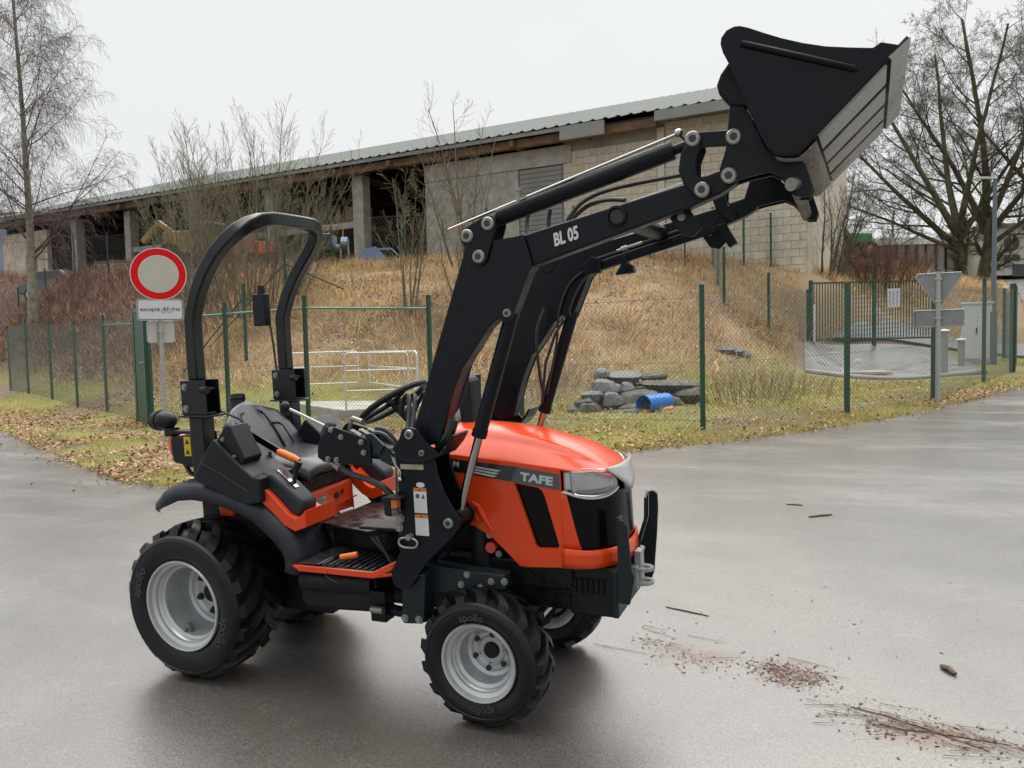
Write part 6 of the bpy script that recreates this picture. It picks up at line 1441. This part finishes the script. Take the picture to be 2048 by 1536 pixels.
MB().bx(-1.25,-.85,-.22,.22,1.05,1.5).build('seat',MYEL,r,bev=.05); MB().tube([(-.5,0,1.2),(-.65,0,1.6)],.03,8).build('steering_column',ENG,r)
MB().tube([(-1.35,-.5,1.2),(-1.35,-.5,2.1),(-1.35,.5,2.1),(-1.35,.5,1.2)],.04,8).build('roll_bar',MYEL,r,True)
r=mroot('blue_plough','small pale blue plough body beside the blue tractor','implement',-12.3,20.7,R(20))
MB().prism([(-.9,.25),(-.7,.8),(.0,.95),(.5,.4),(.7,.2)],-.04,.04).build('mouldboard',MBLUE,r); MB().bx(-1.0,.9,-.05,.05,.75,.85).build('beam',MBLUE,r); MB().tube([(.9,0,.8),(1.3,0,.4)],.04,6).build('drawbar',MBLUE,r)
r=mroot('dark_car','dark car half hidden behind brambles at the far left','car',-30.6,22.6,R(3),'cars parked by the barn',1.)
CARP=mat('car_paint',(.03,.035,.04),.3,coat=.5)
MB().prism([(-2.1,.35),(-2.1,.8),(-1.4,.95),(-.8,1.38),(.6,1.4),(1.2,.98),(2.0,.85),(2.1,.4)],-.8,.8).build('body',CARP,r,bev=.06); MB().prism([(-1.2,.98),(-.72,1.33),(.54,1.35),(1.0,.98)],-.805,-.8).build('side_window',GLASSD,r)
for sx in (-1.3,1.3):
    for sy in (-.75,.75): wheel_s(r,sx,sy,.32,.2,SIL)
r=mroot('rubble_stack','stack of pale boards and pallets at the barn corner, left of the sign','pallets',-26.3,21.6,R(5))
for k in range(4): MB().bx(-1.2,1.2,-.5,.5,.1+k*.2,.2+k*.2).build('pallet',TIMB if k%2 else CONC,r,bev=.01)
# green tractor far right of the barn
r=mroot('green_tractor','green tractor with cab roof standing behind the hedge, right of barn','tractor',3.1,34.2,R(35),sc=.8)
MB().bx(-.3,1.6,-.4,.4,.9,1.5).build('hood',MGRN,r,bev=.1); MB().bx(-1.5,-.3,-.55,.55,.9,2.2).build('cab',GLASSD,r,bev=.05); MB().bx(-1.6,-.2,-.7,.7,2.2,2.35).build('cab_roof',MGRN,r,bev=.05); MB().bx(-1.5,-.3,-.5,.5,.5,.9).build('transmission',ENG,r)
for sy in (-1,1):
    wheel_s(r,-.95,sy*.75,.8,.4,MYEL); wheel_s(r,1.2,sy*.65,.5,.28,MYEL)
    MB().prism([(-1.8,1.3),(-1.5,1.75),(-.5,1.75),(-.1,1.2)],sy*.55,sy*.95).build('fender',MGRN,r,bev=.04)
# ------------------------------------------------------------------ far buildings on the right
zf=H(9,58)
r=empty('glasshouse',(6.5,60,zf+.4),R(22)); tag(r,'low glazed flat-roofed building behind the hedge, left of the big trees','building')
MB().bx(-5.5,6.5,0,6,2.6,3.1).build('flat_roof',SWHITE2,r); MB().bx(-5.4,6.4,.2,5.8,0,.4).build('base_wall',CONC,r); MB().bx(-5.3,6.3,.35,5.7,.4,2.6).build('glazing',mat('pale_glass',(.18,.21,.20),.1),r)
me=None
for k in range(17):
    if me is None: o=MB().bx(-.05,.05,.2,.34,.4,2.6).build('mullion',ENG,r); me=o.data
    else: o=bpy.data.objects.new('mullion',me); link(o,r)
    o.location=(-5.2+k*.715,0,0)
r=empty('white_house',(15.5,61,H(15,60)+.3),R(22)); tag(r,'cream rendered house with a round window at the right edge','house')
MB().bx(-3.2,6,0,6,0,3.3).build('wall',HOUSE,r); MB().bx(-3.5,6.3,-.3,6.3,3.3,3.55).build('roof',mat('slate_roof',(.12,.12,.14),.7),r)
w_=MB().cyl((-1.6,-.03,2.2),(-1.6,.05,2.2),.55,n=28).build('round_window',GLASSD,r); MB().bx(-1.65,-1.55,-.05,-.03,1.65,2.75).build('frame',HOUSE,w_)
for x in (-2.1,-1.5): MB().bx(x,x+.5,-.03,.05,1.0,1.4).build('window',GLASSD,r)
MB().bx(-1.5,-.3,-.03,.05,-.1,.75).build('window',GLASSD,r)
r=empty('blue_grey_shed',(-66,44,8.2),R(20)); tag(r,'distant blue-grey shed at the far left edge behind the barn','shed')
MB().bx(-6,6,-4,4,0,4.6).build('wall',mat('shed_blue',(.22,.27,.36),.7),r); MB().bx(-6.3,6.3,-4.3,4.3,4.6,5.0).build('roof',FASC,r)
# ------------------------------------------------------------------ litter on the road
def lit(n,pts,spread,seed):
    rg=np.random.default_rng(seed); P=np.array(pts,float); i=rg.integers(0,len(P)-1,n); t=rg.random(n)[:,None]; q=P[i]*(1-t)+P[i+1]*t; q=q+rg.normal(0,1,(n,2))*np.array(spread); return q
q=np.concatenate([lit(420,[(1.95,.75),(2.08,.45),(2.35,.42),(2.72,.42)],(.07,.07),1),lit(1100,[(2.60,.42),(2.82,.36)],(.055,.06),2),lit(800,[(2.95,.13),(3.2,.02),(3.6,.0)],(.10,.08),3),lit(160,[(1.9,1.2),(3.6,.8)],(.5,.6),4),lit(60,[(2.0,3.0),(5.0,4.0)],(1,1),5),lit(50,[(-3,1),(-1,-.5)],(1.2,.8),6)])
x,y=q[:,0],q[:,1]; n=len(x); z=zplane(x,y)
leaves('road_leaf_crumbs',x,y,z-.010,.002+.011*RNG.random(n)**4,palette(n,[(.14,.075,.05),(.08,.05,.035),(.21,.12,.08),(.05,.04,.03)],.25),('scattered brown leaf crumbs and bark bits on the tarmac by the front wheel','leaf litter'),tilt=.1)
q=np.concatenate([lit(55,[(2.95,.14),(3.15,.06),(3.6,-.02)],(.10,.06),7),lit(18,[(2.0,.6),(2.8,.4)],(.15,.1),8)]); n=len(q); a=RNG.normal(-.25,.35,n); L=.03+.09*RNG.random(n)
x,y=q[:,0],q[:,1]; z=zplane(x,y)+.004; A=np.stack([x-np.cos(a)*L,y-np.sin(a)*L,z],1); B=np.stack([x+np.cos(a)*L,y+np.sin(a)*L,z+.006*RNG.random(n)],1)
V,F=seg_tubes(A,B,np.full(n,.0013),np.full(n,.0007),4); o=npmesh('twig_litter',V,F,mat('wet_twig',(.11,.075,.04),.55,var=.3,vscale=20)); tag(o,'fine wet twigs and needles swept together on the tarmac at lower right','twigs',kind='stuff')
def stick(label,p0,p1,r_,mid=.0,nm='stick'):
    z0,z1=zplane(*p0)+r_*.8,zplane(*p1)+r_*.8; mx,my=(p0[0]+p1[0])/2+mid,(p0[1]+p1[1])/2
    o=MB().tube([(p0[0],p0[1],z0),((p0[0]+mx)/2,(p0[1]+my)/2+mid*.3,(z0*.75+z1*.25)),(mx,my,(z0+z1)/2+r_*.5),((p1[0]+mx)/2,(p1[1]+my)/2,(z1*.75+z0*.25)),(p1[0],p1[1],z1)],[r_*.7,r_,r_,r_*.95,r_*.6],7).build(nm,mat('wet_bark',(.09,.05,.035),.5,var=.4,vscale=30),None,True); tag(o,label,nm.replace('_',' '),'sticks lying on the tarmac'); return o
stick('short straight stick lying alone mid road, right of the tractor',(2.69,3.22),(2.86,3.33),.008)
stick('thin broken stick just behind the short straight one on the road',(2.50,3.60),(2.63,3.60),.006,.02)
stick('long thin twig on the tarmac at the lower right, ending near the leaf heap',(2.95,.16),(3.42,-.04),.0026,.04)
stick('second thin twig across the leaf heap at the lower right',(3.05,.05),(3.5,.03),.0024,-.05)
stick('thin twig lying just in front of the far front wheel',(2.0,1.05),(2.25,.98),.004)
o=stick('dark reddish bark chunk lying on the tarmac at the right',(3.335,.655),(3.385,.585),.013,.006,'bark_piece')
